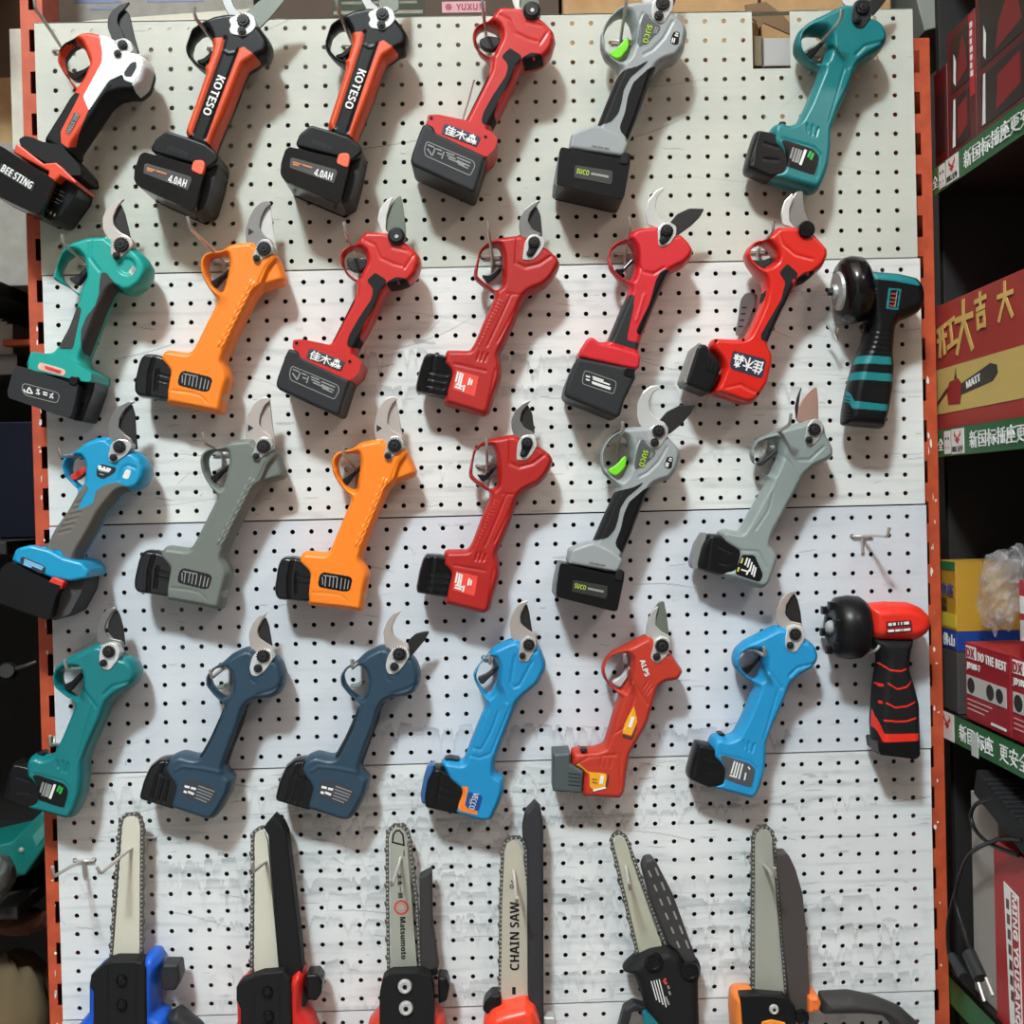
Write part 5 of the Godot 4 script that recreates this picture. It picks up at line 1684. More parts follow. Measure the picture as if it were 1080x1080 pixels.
func build_chainsaws():
	var bar := c8(206, 202, 186, 0.5, 0.1)
	var bar2 := c8(172, 174, 162, 0.42, 0.35)
	var G := "mini chainsaws hung along the bottom row"
	# blue one
	start("mini_chainsaw", "mini chainsaw with blue body, black cover plate and bare cream bar", "chainsaw", 50, 840, 0.030, 0.024, 380, 900, G)
	relief("body", c8(18, 84, 190, 0.42), smooth(q([270,775,300,790,440,790,475,742,500,720,535,730,556,770,550,800,537,830,532,1000,575,1020,640,1200,420,1300,180,1250,100,1140,215,1005,215,850]), 2), {"r": 0.010, "h": 0.026, "z": 0.030, "keep": true})
	plate("bar", bar, [358,140,365,110,385,95,415,95,432,110,440,140,436,900,300,900], 0.028, 0.033, 0.0006, 0)
	chain([296,880,320,500,345,140,355,105,378,85,420,84,443,105,452,140,450,500,448,800])
	plate("cover", m.black_rubber, [270,795,310,782,415,782,450,790,465,820,468,1280,215,1200,215,930,198,905,205,850], 0.034, 0.060, 0.003, 0)
	small_print([[290,800,290,1080],[420,800,420,1080]], 0.0012, 0.060, m.black, ctx_root)
	bolt_on(353, 870, 26, 0.060, m.black_gloss)
	bolt_on(353, 985, 26, 0.060, m.black_gloss)
	plate("knob", m.charcoal, [545,800,620,800,628,870,605,925,540,925,535,860], 0.020, 0.048, 0.004)
	relief("handle", m.charcoal, smooth(q([560,1040,620,1005,720,1085,830,1220,720,1300,600,1160], 0.036), 2), {"h": 0.018, "r": 0.012, "z": 0.029})
	# red one with a long scabbard
	start("mini_chainsaw", "mini chainsaw with black blade cover along the right of its cream bar", "chainsaw", 210, 840, 0.030, 0.024, 340, 950, G)
	relief("body", c8(198, 36, 30, 0.42), smooth(q([240,830,300,850,440,830,490,785,512,830,505,985,552,1050,600,1200,420,1300,190,1250,150,1150,190,1050,185,880]), 2), {"r": 0.010, "h": 0.026, "z": 0.030, "keep": true})
	plate("bar", bar, [265,210,270,175,290,158,310,170,325,210,385,900,262,900], 0.028, 0.033, 0.0006, 0)
	chain([250,870,253,500,254,200,262,170,285,150,312,146])
	plate("blade_cover", m.black_rubber, [350,96,392,135,414,182,432,330,472,650,492,870,507,1000,440,1005,376,832,346,400,326,185,304,150], 0.020, 0.046, 0.003, 0)
	plate("cover", m.black_rubber, [265,850,300,838,400,830,432,870,442,1250,195,1250,195,1010,175,970,175,910,200,875], 0.046, 0.062, 0.003, 0)
	small_print([[264,850,262,1080],[378,840,384,1080],[430,880,434,1080]], 0.0012, 0.062, m.black, ctx_root)
	bolt_on(325, 925, 26, 0.062, m.black_gloss)
	bolt_on(330, 1040, 26, 0.062, m.black_gloss)
	bolt_on(468, 1030, 16, 0.048, m.steel)
	plate("knob", m.black_gloss, [505,850,560,845,585,880,580,940,555,975,510,970], 0.020, 0.050, 0.004)
	# lettered bar
	start("mini_chainsaw", "mini chainsaw whose silver bar bears a red ring and MATSUMOTO lettering", "chainsaw", 370, 840, 0.030, 0.024, 260, 950, G)
	relief("body", c8(200, 60, 42, 0.42), smooth(q([150,850,200,870,330,850,400,990,445,1030,480,1200,300,1300,80,1200,85,1060,135,1000]), 2), {"r": 0.010, "h": 0.026, "z": 0.030, "keep": true})
	var b3 = plate("bar", bar2, [185,200,195,165,225,146,255,165,265,200,322,900,190,900], 0.028, 0.033, 0.0006, 0)
	chain([180,850,174,500,173,200,182,162,205,138,245,138,270,165,278,200,312,500,330,830])
	obj("nose_mark", outline_mesh([194,220,198,180,212,160,232,158,250,178,257,236], 0.0331, 0.0020, 0), m.black, b3)
	obj("ring_mark", ring_mesh(q1(240, 527, 0.0331), 0.0096, 0.0070, 0.0331), c8(190, 70, 60), b3)
	obj("ring_mark", ring_mesh(q1(240, 527, 0.0331), 0.0050, 0.0044, 0.0331), c8(190, 90, 80), b3)
	words("Matsumoto", 246, 572, 252, 772, 26, 0.0333, m.black, true, b3)
	signs(["root", "root", "one", "turn"], 230, 366, 238, 484, 24, 0.0333, m.black, 11.0, b3)
	small_print([[252,256,252,284]], 0.0012, 0.0333, m.charcoal, b3)
	plate("blade_cover", m.dark_grip, [325,385,383,355,386,600,416,812,372,832,330,812], 0.018, 0.040, 0.003, 0)
	plate("cover", m.black_rubber, [150,870,190,846,330,840,380,860,392,930,400,1250,135,1250,137,930], 0.040, 0.062, 0.004, 1)
	bolt_on(257, 900, 34, 0.062, m.bright_steel)
	bolt_on(262, 1003, 34, 0.062, m.bright_steel)
	plate("knob", m.black, [412,860,455,862,470,905,455,975,415,990], 0.018, 0.046, 0.004)
	plate("clip", m.black, [372,815,412,812,414,850,375,855], 0.020, 0.040, 0.002)
	# CHAIN SAW
	start("mini_chainsaw", "mini chainsaw with orange-red housing and CHAIN SAW on its bar", "chainsaw", 490, 840, 0.030, 0.024, 240, 950, G)
	var b4 = plate("bar", c8(188, 182, 166, 0.45, 0.2), [190,260,200,225,235,206,265,225,277,260,302,500,302,980,172,980,178,500], 0.028, 0.033, 0.0006, 0)
	chain([168,950,172,500,180,255,192,218,215,196,255,194,280,215,290,260,296,500,300,600])
	words("CHAIN SAW", 237, 825, 237, 500, 44, 0.0333, m.black, true, b4)
	small_print([[234,905,234,940]], 0.0045, 0.0333, m.black, b4)
	obj("nose_mark", ring_mesh(q1(224, 428, 0.0333), 0.0026, 0.0016, 0.0333), m.black, b4)
	small_print([[222,398,228,412]], 0.0012, 0.0333, m.black, b4)
	plate("blade_cover", c8(40, 40, 44, 0.6), [275,150,290,80,335,33,362,60,374,150,376,1180,345,1180,300,940,296,250,276,200], 0.018, 0.044, 0.004, 0)
	ctx_h = 0.026
	relief("body", c8(232, 66, 40, 0.34), smooth(q([130,982,180,962,290,935,332,960,352,1010,372,1090,400,1250,80,1250,86,1080,92,1030]), 1), {"r": 0.012, "h": 0.030, "z": 0.036, "keep": true})
	plate("hand_guard", m.black, [130,945,172,945,176,1000,110,1040,85,1020,95,980], 0.016, 0.044, 0.004)
	plate("knob", m.steel, [372,1050,430,1050,440,1100,380,1110], 0.02, 0.04, 0.003)
	# slim one with slotted guard
	start("mini_chainsaw", "mini chainsaw leaning left, with a slotted black guard beside its bar", "chainsaw", 620, 850, 0.030, 0.022, 400, 850, G, 4.694)
	plate("bar", c8(178, 178, 160, 0.45, 0.2), [130,190,140,160,165,153,185,175,385,740,258,740], 0.028, 0.033, 0.0006, 0)
	chain([245,725,205,560,122,200,116,168,130,140,155,132,185,150,200,185,275,400,385,690])
	plate("blade_cover", c8(52, 50, 50, 0.6), [268,310,285,270,320,263,347,295,422,440,542,770,492,802,440,722,400,692,310,470], 0.018, 0.042, 0.004, 1)
	var slots := []
	for i in 6:
		slots.append([300 + i * 28, 320 + i * 70, 314 + i * 28, 352 + i * 70])
		slots.append([334 + i * 30, 305 + i * 72, 350 + i * 30, 345 + i * 72])
	small_print(slots, 0.0022, 0.042, m.print_grey, ctx_root)
	body(m.black_rubber, [250,732,310,705,400,690,452,720,480,790,547,760,562,800,547,860,547,960,552,1060,540,1150,400,1150,320,1050,290,1010,240,860,220,825,168,818,185,790], [], 0.012)
	bolt_on(325, 770, 48, front() + 0.0005, m.black)
	bolt_on(505, 815, 48, front() + 0.0005, m.black)
	var rows := []
	for i in 4:
		rows.append([314 + i * 13, 868 - i * 3, 340 + i * 16, 960 + i * 12])
	small_print(rows, 0.0013, front() + 0.0006, m.print_white, ctx_root)
	small_print([[385,855,375,872],[388,872,384,884]], 0.003, front() + 0.0006, c8(200, 60, 60), ctx_root)
	small_print([[396,890,402,905],[402,918,408,935],[385,945,402,985]], 0.0024, front() + 0.0006, m.print_grey, ctx_root)
	plate("handle", m.charcoal, [150,1120,180,1010,230,978,290,1000,280,1022,222,1024,195,1120], 0.014, 0.034, 0.004)
	plate("handle_collar", c8(16, 110, 120), [275,1025,310,1035,390,1082,380,1120,280,1090], 0.016, 0.044, 0.003)
	# orange one
	start("mini_chainsaw", "mini chainsaw with orange housing, curved dark guard and long side handle", "chainsaw", 750, 850, 0.030, 0.024, 300, 1000, G, 4.696)
	plate("bar", bar2, [218,170,225,135,255,118,290,130,300,165,368,980,218,980], 0.028, 0.033, 0.0006, 0)
	chain([205,950,204,500,207,165,215,128,240,104,275,104,300,125,311,165,335,480,368,930])
	plate("blade_cover", c8(66, 60, 58, 0.6), [325,245,383,240,417,310,452,430,472,620,487,900,487,1010,400,1022,362,700,337,350], 0.018, 0.042, 0.004, 1)
	relief("body", c8(224, 122, 52, 0.42), smooth(q([95,920,120,900,200,895,210,940,400,960,430,1050,420,1250,110,1250,95,1080,88,1000]), 1), {"r": 0.010, "h": 0.026, "z": 0.030, "keep": true, "details": [groove([85,965,110,975], 0.003, -0.002), groove([85,995,110,1005], 0.003, -0.002), groove([85,1025,110,1035], 0.003, -0.002)]})
	plate("cover", m.black, [145,940,240,935,370,945,420,1000,432,1200,165,1200,150,985], 0.042, 0.060, 0.003, 0)
	bolt_on(310, 1005, 24, 0.060, m.bright_steel)
	bolt_on(445, 1045, 42, 0.050, m.black)
	plate("trim", c8(232, 140, 50), [250,1072,300,1060,372,1076,372,1120,250,1120], 0.056, 0.062, 0.001)
	plate("handle_collar", c8(222, 112, 50), [485,950,535,948,552,985,537,1030,485,1032], 0.012, 0.052, 0.006)
	relief("handle", m.dark_grip, smooth(q([545,940,700,933,830,960,950,1010,1040,1090,1060,1200,960,1200,890,1085,850,1042,750,1032,545,1035], 0.04), 2), {"h": 0.021, "r": 0.015, "z": 0.031})

func ring_mesh(c: Vector2, r1: float, r0: float, z: float) -> ArrayMesh:
	var st := new_st()
	for k in 24:
		var a := Vector2(cos(TAU * k / 24), sin(TAU * k / 24))
		var b := Vector2(cos(TAU * (k + 1) / 24), sin(TAU * (k + 1) / 24))
		prism(st, PackedVector2Array([c + a * r0, c + a * r1, c + b * r1, c + b * r0]), z - 0.0003, z + 0.0002)
	return done(st)

# ---------- hooks ----------
func nearest_peg(p: Vector3) -> Vector3:
	# middle between two neighbouring holes of the row nearest to p
	var n := 0
	while n < 4 and p.y < peg_bottom[n]:
		n += 1
	var j := clampi(roundi((peg_y0[n] - p.y) / peg_py[n]), 0, 12)
	var i := roundi((p.x - peg_x0[n]) / peg_px[n] - 0.5)
	return Vector3(peg_x0[n] + (i + 0.5) * peg_px[n], peg_y0[n] - j * peg_py[n], peg_px[n])

func bar_hook(label: String, bx: float, by: float, tx: float, ty: float):
	# the arm leaves the board, passes through the bar at (bx, by) and ends at its tip
	var through := W(bx, by, 0.034)
	var tip := W(tx, ty, 0.10)
	var base := through + (through - tip) * (0.034 / 0.066)
	wire_hook(label, tip, Vector3(base.x, base.y, 0.0247))

func hook(label: String, tx: float, ty: float, zt: float, rise: float, bx := -1.0, by := -1.0):
	var tip := W(tx, ty, zt)
	var base := W(bx, by, 0.0) if bx >= 0.0 else tip - Vector3(0, rise, zt)
	wire_hook(label, tip, nearest_peg(base))

func wire_hook(label: String, tip: Vector3, peg: Vector3):
	var half: float = peg.z / 2
	var c := Vector3(peg.x, peg.y, 0.0)
	var t := thing("peg_hook", label, "hook", c, "steel wire hooks on the pegboard")
	# cross bar with two pins that turn up behind the board
	var bar := []
	bar.append(Vector3(-half, 0.010, -0.006))
	bar.append(Vector3(-half, 0.001, -0.005))
	bar.append(Vector3(-half, 0.0, 0.002))
	bar.append(Vector3(-half, 0.0, 0.004))
	bar.append(Vector3(half, 0.0, 0.004))
	bar.append(Vector3(half, 0.0, 0.002))
	bar.append(Vector3(half, 0.001, -0.005))
	bar.append(Vector3(half, 0.010, -0.006))
	obj("cross_bar", tube_mesh(bar, 0.0018, 8), m.wire, t)
	var tl := tip - c
	var arm := [Vector3(0, -0.022, 0.0025), Vector3(0, -0.004, 0.0032), Vector3(0, 0.001, 0.008)]
	var bend := Vector3(tl.x * 0.88, tl.y * 0.88 - 0.010, tl.z - 0.004)
	arm.append(bend * 0.5 + Vector3(0, 0.001, 0.0))
	arm.append(bend * 0.97)
	arm.append(bend + Vector3(0, 0.002, 0.002))
	arm.append(tl)
	obj("arm", tube_mesh(arm, 0.0022, 8), m.wire, t)

func build_hooks():
	var held := [["white orange BEE STING shears", 36, -4], ["first KOTESO shears with open blades", 204.4, 7.8], ["second KOTESO shears", 354, -4], ["red and black shears in the top row", 508.5, -4], ["silver-grey shears in the top row", 660, -6], ["teal shears at the top right", 887.8, 10],
		["turquoise shears with block battery", 65.5, 246.8], ["orange shears in the second row", 197.9, 228.1], ["red and black shears in the second row", 362.9, 233.9], ["plain red shears in the second row", 514.7, 232.8], ["red shears with black grips and open blades", 664.3, 228.4], ["bright red lamp-ended shears", 815.4, 232.9],
		["bright blue shears with red trigger", 62.2, 471.6], ["grey shears with textured handle", 214.3, 455.6], ["orange shears in the third row", 362, 470.7], ["plain red shears in the third row", 513, 462], ["silver-grey shears in the third row", 656.7, 444], ["blue-grey shears with rosy blade", 834, 436],
		["teal shears by the left post", 68.4, 696], ["navy shears with closed blade", 222, 706], ["navy shears with open blade", 371, 695], ["sky blue shears with orange label", 516, 690], ["red shears with yellow labels", 659, 690], ["sky blue shears with grey label", 806, 682]]
	for h in held:
		hook("steel wire hook holding the " + h[0], h[1], h[2], 0.135 if h[0].begins_with("orange shears in the second") else 0.095, 0.012 if h[0].begins_with("orange shears in the second") else 0.020)
	bar_hook("steel wire hook through the cream bar of the blue chainsaw", 137, 893, 102, 914.4)
	bar_hook("steel wire hook through the cream bar of the scabbarded chainsaw", 280, 906, 266, 909)
	bar_hook("steel wire hook through the bar of the red-ringed chainsaw", 422, 904, 411.8, 928.4)
	bar_hook("steel wire hook through the bar lettered CHAIN SAW", 542, 918, 545.6, 946.7)
	bar_hook("steel wire hook through the bar of the left-leaning chainsaw", 660, 912, 664, 931)
	bar_hook("steel wire hook through the bar of the orange chainsaw", 805.8, 909.6, 817, 915)
	hook("short wire hook beside the handle of the teal shears by the left post", 53, 776, 0.06, 0.0, 72, 790)
	var rod := thing("steel_rod", "thin steel rod leaning beside the handle of the top-row red shears", "rod", W(487, 129, 0.0))
	obj("rod", tube_mesh([W(487, 129, 0.012) - rod.position, W(494, 106, 0.02) - rod.position, W(500, 84, 0.03) - rod.position], 0.0014, 8), m.wire, rod)
	hook("bare steel wire hook at the left edge beside the blue chainsaw's bar", 55.5, 914, 0.10, 0.01, 88, 908)
	hook("bare steel wire hook above the red angle grinder", 938, 556, 0.07, 0.0, 909, 566)

# ---------- boxes ----------
func carton(called: String, label: String, category: String, lo: Vector3, hi: Vector3, mat: Material, turn := 0.0) -> Node3D:
	var t := thing(called, label, category, Vector3((lo.x + hi.x) / 2, lo.y, (lo.z + hi.z) / 2))
	t.rotation_degrees.y = turn
	var b := obj("box", box_mesh(hi - lo, 0.0015), mat, t)
	b.position = Vector3(0, (hi.y - lo.y) / 2, 0)
	return t

func face_rect(parent: Node, called: String, mat: Material, x0: float, y0: float, x1: float, y1: float, z: float, lift := 0.0004):
	return obj(called, slab_mesh(rect2(x0, y0, x1, y1), z - 0.0004, z + lift, 0.0), mat, parent)

func build_top_cartons():
	var shelf_y := W(540, 222, -0.1).y
	# behind the top of the board, from left to right
	var zb := -0.05
	var a := W(62, 20, zb)
	var b := W(275, 20, zb)
	var top := W(540, -70, zb).y
	var c := carton("carton", "pale grey carton with blue print above the BEE STING shears", "carton", Vector3(W(62, 20, -0.12).x, shelf_y, -0.45), Vector3(W(268, 20, -0.12).x, top + 0.1, -0.12), m.grey_card)
	var zf := 0.165
	var p := W(90, 4, -0.12) - c.position
	for r in [[78, -1, 128, 3.0], [155, -3, 215, 1.5], [95, 8, 120, 10]]:
		var u := W(r[0], r[1], -0.12) - c.position
		var v := W(r[2], r[3], -0.12) - c.position
		face_rect(c, "print", c8(96, 104, 140), u.x, minf(u.y, v.y), v.x, maxf(u.y, v.y), zf)
	var s := thing("card_sheet", "cream cardboard sheet standing behind the board's top left edge", "cardboard", Vector3(W(160, 60, -0.03).x, W(160, 300, -0.03).y, -0.03))
	var sp := PackedVector2Array()
	for q_ in [[50, 300], [280, 300], [279, 8], [170, 16], [100, 21], [50, 28]]:
		var w := W(q_[0], q_[1], -0.03) - s.position
		sp.append(Vector2(w.x, w.y))
	obj("sheet", slab_mesh(sp, -0.004, 0.0, 0.0), m.pale_card, s)
	var d := carton("carton", "dark brown carton with green panel and pink maker label above the KOTESO shears", "carton", Vector3(W(282, 20, -0.06).x, shelf_y, -0.45), Vector3(W(590, 20, -0.06).x, top, -0.06), c8(74, 58, 46, 0.8))
	var zd := 0.195
	var put := func(called: String, mat: Material, x0: float, y0: float, x1: float, y1: float):
		var u := W(x0, y0, -0.06) - d.position
		var v := W(x1, y1, -0.06) - d.position
		return face_rect(d, called, mat, u.x, v.y, v.x, u.y, zd)
	put.call("print", c8(52, 60, 46, 0.8), 350, -20, 448, 17)
	put.call("print", c8(170, 164, 150, 0.8), 352, 12, 446, 14)
	put.call("print", c8(150, 146, 132, 0.8), 360, 2, 440, 3.5)
	var lb = put.call("maker_label", c8(196, 150, 156, 0.7), 466, 2, 512, 13)
	var u0 := W(481, 7.5, -0.06) - d.position
	var u1 := W(511, 7, -0.06) - d.position
	letters("YUXUN", Vector2(u0.x, u0.y), Vector2(u1.x, u1.y), 0.0085, zd + 0.0008, c8(150, 30, 70), lb)
	var e0 := W(470, 7.5, -0.06) - d.position
	obj("emblem", slab_mesh(circle(Vector2(e0.x + 0.004, e0.y), 0.0045, 14), zd, zd + 0.0008, 0.0), c8(150, 30, 70), lb)
	carton("carton", "brown cardboard carton behind the top edge above the silver-grey shears", "carton", Vector3(W(594, 20, -0.05).x, shelf_y, -0.45), Vector3(W(800, 20, -0.05).x, top, -0.05), m.cardboard)
	carton("carton", "brown cardboard carton above the top right teal shears", "carton", Vector3(W(803, 20, -0.07).x, shelf_y, -0.45), Vector3(W(940, 20, -0.07).x, top, -0.07), m.cardboard, 0.0)
	# what shows through the notch
	var fl := thing("cardboard_flap", "torn dark brown cardboard flap showing through the board's notch", "cardboard", Vector3(W(812, 40, -0.03).x, W(812, 40, -0.03).y, -0.03))
	var fp := PackedVector2Array()
	for q_ in [[786, 5], [808, 2], [824, 14], [842, 34], [842, 40], [806, 24], [800, 30], [797, 22], [788, 16]]:
		var w := W(q_[0], q_[1], -0.03) - fl.position
		fp.append(Vector2(w.x, w.y))
	obj("flap", slab_mesh(fp, -0.003, 0.0, 0.0), c8(112, 88, 62, 0.85), fl)
	var bx := carton("small_box", "pale grey small box seen in the board's notch", "box", Vector3(W(806, 62, -0.02).x, W(806, 70, -0.02).y, -0.045), Vector3(W(835, 62, -0.02).x, W(806, 40, -0.02).y, -0.02), c8(172, 168, 166, 0.8))
	carton("small_box", "dark olive small box at the left bottom of the board's notch", "box", Vector3(W(786, 62, -0.02).x, W(790, 70, -0.02).y, -0.045), Vector3(W(804, 62, -0.02).x, W(790, 38, -0.02).y, -0.02), c8(120, 106, 82, 0.85))
	var gb := carton("grey_bundle", "grey padded bundle on top of the rack at the upper right corner", "bundle", Vector3(W(968, 30, -0.1).x, W(952, 30, -0.1).y, -0.3), Vector3(W(1045, 30, -0.1).x, W(952, -60, -0.1).y, -0.08), c8(132, 134, 126, 0.85))
	gb.rotation_degrees.z = 14

# ---------- shelf along the right, at a right angle to the board ----------
const SX := 0.580

func side_box(called: String, label: String, z0: float, z1: float, y0: float, high: float, deep: float, mat: Material, x := SX, category := "box") -> Node3D:
	var t := thing(called, label, category, Vector3(x, y0, z0))
	t.rotation_degrees.y = -90
	var b := obj("carton", box_mesh(Vector3(z1 - z0, high, deep), 0.0012), mat, t)
	b.position = Vector3((z1 - z0) / 2, high / 2, -deep / 2)
	return t

func build_side_shelf():
	var steel := c8(30, 25, 23, 0.7)
	var ys := []
	for py in [[986, 180], [985, 455], [993, 746.5]]:
		ys.append(WX(py[0], py[1], SX).y)
	ys.append(ys[2] - 0.36)
	var unit := thing("side_shelf", "dark shelving at a right angle to the pegboard, holding red boxes", "shelf", Vector3(SX + 0.215, FLOOR_Y, 0.26))
	for n in 5:
		var o := obj("shelf_board", box_mesh(Vector3(0.42, 0.022, 0.62), 0.002), steel, unit)
		o.position = Vector3(0, (ys[n] if n < 4 else ys[0] + 0.36) - 0.013 - FLOOR_Y, 0)
	obj("end_panel", box_mesh(Vector3(0.42, 2.3, 0.012), 0.001), steel, unit).position = Vector3(0.025, 1.15, -0.335)
	obj("back_panel", box_mesh(Vector3(0.012, 2.3, 0.62), 0.001), steel, unit).position = Vector3(0.225, 1.15, 0.0)
	# price strips
	var green := c8(24, 92, 48, 0.45)
	var zs := [[-0.035, 0.5], [-0.035, 0.5], [-0.02, 0.5], [-0.02, 0.5]]
	for n in 4:
		var t := thing("shelf_strip", ["green shelf-edge strip with white lettering, topmost", "green shelf-edge strip under the red and yellow carton", "green shelf-edge strip under the small red boxes", "green shelf-edge strip at the bottom right corner"][n], "shelf strip", Vector3(SX - 0.004, ys[n] - 0.036, zs[n][0]))
		t.rotation_degrees.y = -90
		var wid: float = zs[n][1] - zs[n][0]
		face_rect(t, "backing", green, 0, 0, wid, 0.036, 0.001, 0.0)
		if n == 3:
			continue
		var z := 0.0016
		if n < 2:
			hanzi(["safe", "whole"], Vector2(0.004, 0.016), Vector2(0.036, 0.016), 0.016, z, m.print_white, t, 8.0)
			face_rect(t, "socket_picture", c8(206, 204, 198), 0.040, 0.003, 0.058, 0.033, z)
			small_dots(t, [[0.045, 0.023, 0.002], [0.053, 0.023, 0.002], [0.045, 0.011, 0.0012], [0.053, 0.011, 0.0012]], 0.0022)
			face_rect(t, "bull_label", c8(214, 208, 204), 0.062, 0.002, 0.098, 0.034, z)
			bull(t, Vector2(0.080, 0.022), 0.011)
			hanzi(["public", "cow"], Vector2(0.081, 0.008), Vector2(0.096, 0.008), 0.008, 0.0022, m.black, t, 11.0)
			letters("BULL", Vector2(0.065, 0.008), Vector2(0.080, 0.008), 0.007, 0.0022, m.black, t)
			hanzi(["new", "nation", "mark", "insert", "seat", "more", "safe", "whole"], Vector2(0.112, 0.018), Vector2(0.304, 0.018), 0.021, z, m.print_white, t, 8.0)
		else:
			face_rect(t, "bull_label", c8(214, 208, 204), -0.002, 0.0, 0.036, 0.036, z)
			bull(t, Vector2(0.016, 0.022), 0.012)
			hanzi(["new", "nation", "mark", "seat"], Vector2(0.050, 0.018), Vector2(0.146, 0.018), 0.021, z, m.print_white, t, 8.0)
			hanzi(["more", "safe", "whole"], Vector2(0.160, 0.018), Vector2(0.232, 0.018), 0.021, z, m.print_white, t, 8.0)
			face_rect(t, "torn_patch", c8(190, 196, 188), 0.088, -0.004, 0.106, 0.026, 0.002)
	# red boxes on the topmost shelf
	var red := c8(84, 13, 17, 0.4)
	var spans := [[-0.028, 0.012], [0.014, 0.094], [0.097, 0.235]]
	var tops := [0.13, 0.165, 0.19]
	var labs := ["dark red tool box standing deepest on the topmost side shelf", "red tool box with picture panels and white vertical lettering", "red tool box with pictured red tool, nearest on the topmost shelf"]
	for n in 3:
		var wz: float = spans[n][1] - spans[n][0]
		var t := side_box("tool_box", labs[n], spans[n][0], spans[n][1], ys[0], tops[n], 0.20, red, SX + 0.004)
		if n == 0:
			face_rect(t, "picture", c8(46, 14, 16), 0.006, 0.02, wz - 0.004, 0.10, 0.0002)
			continue
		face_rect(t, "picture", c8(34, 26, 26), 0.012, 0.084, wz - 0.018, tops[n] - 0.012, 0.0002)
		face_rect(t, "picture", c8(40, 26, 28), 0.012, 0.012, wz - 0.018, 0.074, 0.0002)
		var k := wz - 0.030
		obj("tool_picture", slab_mesh(PackedVector2Array([Vector2(0.012 + k * 0.35, 0.09), Vector2(0.012 + k * 0.95, 0.10), Vector2(0.012 + k * 0.85, 0.13), Vector2(0.012 + k * 0.7, 0.148), Vector2(0.012 + k * 0.45, 0.12)]), 0.0, 0.0008, 0.0), c8(120, 22, 26), t)
		obj("tool_picture", slab_mesh(PackedVector2Array([Vector2(0.012 + k * 0.35, 0.02), Vector2(0.012 + k * 0.9, 0.03), Vector2(0.012 + k * 0.9, 0.066), Vector2(0.012 + k * 0.4, 0.06)]), 0.0, 0.0008, 0.0), c8(128, 24, 28), t)
		obj("white_edge", slab_mesh(PackedVector2Array([Vector2(0.014, 0.014), Vector2(0.022, 0.014), Vector2(0.024, 0.074), Vector2(0.019, 0.074)]), 0.0, 0.0008, 0.0), m.print_white, t)
		obj("white_edge", slab_mesh(PackedVector2Array([Vector2(0.020, 0.096), Vector2(0.026, 0.090), Vector2(0.028, 0.12), Vector2(0.022, 0.132)]), 0.0, 0.0008, 0.0), m.print_white, t)
		face_rect(t, "spine_band", c8(176, 30, 34), wz - 0.014, 0.06, wz - 0.002, tops[n] - 0.004, 0.0002)
		var rows := new_st()
		for i in 7:
			var yy: float = tops[n] - 0.014 - i * 0.010
			prism(rows, rect2(wz - 0.011, yy - 0.007, wz - 0.005 - (i % 3) * 0.001, yy), 0.0, 0.0012, 0.0)
		obj("spine_lettering", done(rows), m.print_white, t).set_meta("kind", "stuff")
	# red and yellow carton
	var cy: float = ys[1]
	var t2 := side_box("gift_carton", "big red and yellow carton with brush lettering and a pictured chainsaw", -0.036, 0.30, cy, 0.168, 0.24, c8(158, 52, 46, 0.6), SX + 0.002)
	face_rect(t2, "yellow_field", c8(196, 172, 100, 0.6), 0.0005, 0.022, 0.3355, 0.082, 0.0002)
	var yel := c8(206, 172, 96, 0.6)
	hanzi(["open", "work"], Vector2(0.010, 0.118), Vector2(0.068, 0.128), 0.040, 0.0012, yel, t2, 16.0)
	hanzi(["big"], Vector2(0.064, 0.128), Vector2(0.118, 0.128), 0.066, 0.0012, yel, t2, 12.0)
	hanzi(["luck"], Vector2(0.120, 0.138), Vector2(0.156, 0.140), 0.044, 0.0012, yel, t2, 13.0)
	hanzi(["big"], Vector2(0.180, 0.140), Vector2(0.220, 0.140), 0.044, 0.0012, yel, t2, 13.0)
	var blob := func(called: String, mat: Material, pts: Array, z: float):
		var p := PackedVector2Array()
		for i in range(0, pts.size(), 2):
			p.append(Vector2(pts[i], pts[i + 1]))
		return obj(called, slab_mesh(p, 0.0, z, 0.0), mat, t2)
	blob.call("saw_picture", c8(140, 38, 40), [0.040, 0.032, 0.075, 0.030, 0.082, 0.055, 0.070, 0.064, 0.045, 0.062, 0.036, 0.050], 0.0010)
	blob.call("saw_picture", c8(52, 50, 46), [0.078, 0.042, 0.165, 0.050, 0.178, 0.058, 0.176, 0.068, 0.160, 0.072, 0.080, 0.056], 0.0012)
	blob.call("saw_picture", c8(96, 46, 40), [0.002, 0.032, 0.040, 0.050, 0.042, 0.056, 0.030, 0.052, 0.004, 0.038], 0.0010)
	blob.call("saw_picture", c8(50, 30, 30), [0.058, 0.064, 0.066, 0.064, 0.064, 0.078, 0.062, 0.070], 0.0010)
	letters("MATT", Vector2(0.096, 0.052), Vector2(0.134, 0.058), 0.009, 0.0018, m.print_white, t2)
	# third shelf
	var y3: float = ys[2]
	side_box("flat_box", "grey and black box at the bottom of the yellow box stack", -0.046, 0.008, y3, 0.082, 0.09, c8(62, 58, 56, 0.7), SX + 0.004)
	var bb := side_box("flat_box", "thin blue box with white characters under the yellow boxes", -0.046, 0.008, y3 + 0.083, 0.026, 0.09, c8(24, 58, 132, 0.5), SX + 0.004)
	hanzi(["fo", "hill"], Vector2(0.012, 0.013), Vector2(0.050, 0.013), 0.016, 0.0006, m.print_white, bb, 10.0)
	var yb := side_box("flat_box", "yellow box with a green band next to the crumpled clear bag", -0.046, 0.008, y3 + 0.1095, 0.092, 0.09, c8(178, 134, 42, 0.5), SX + 0.004)
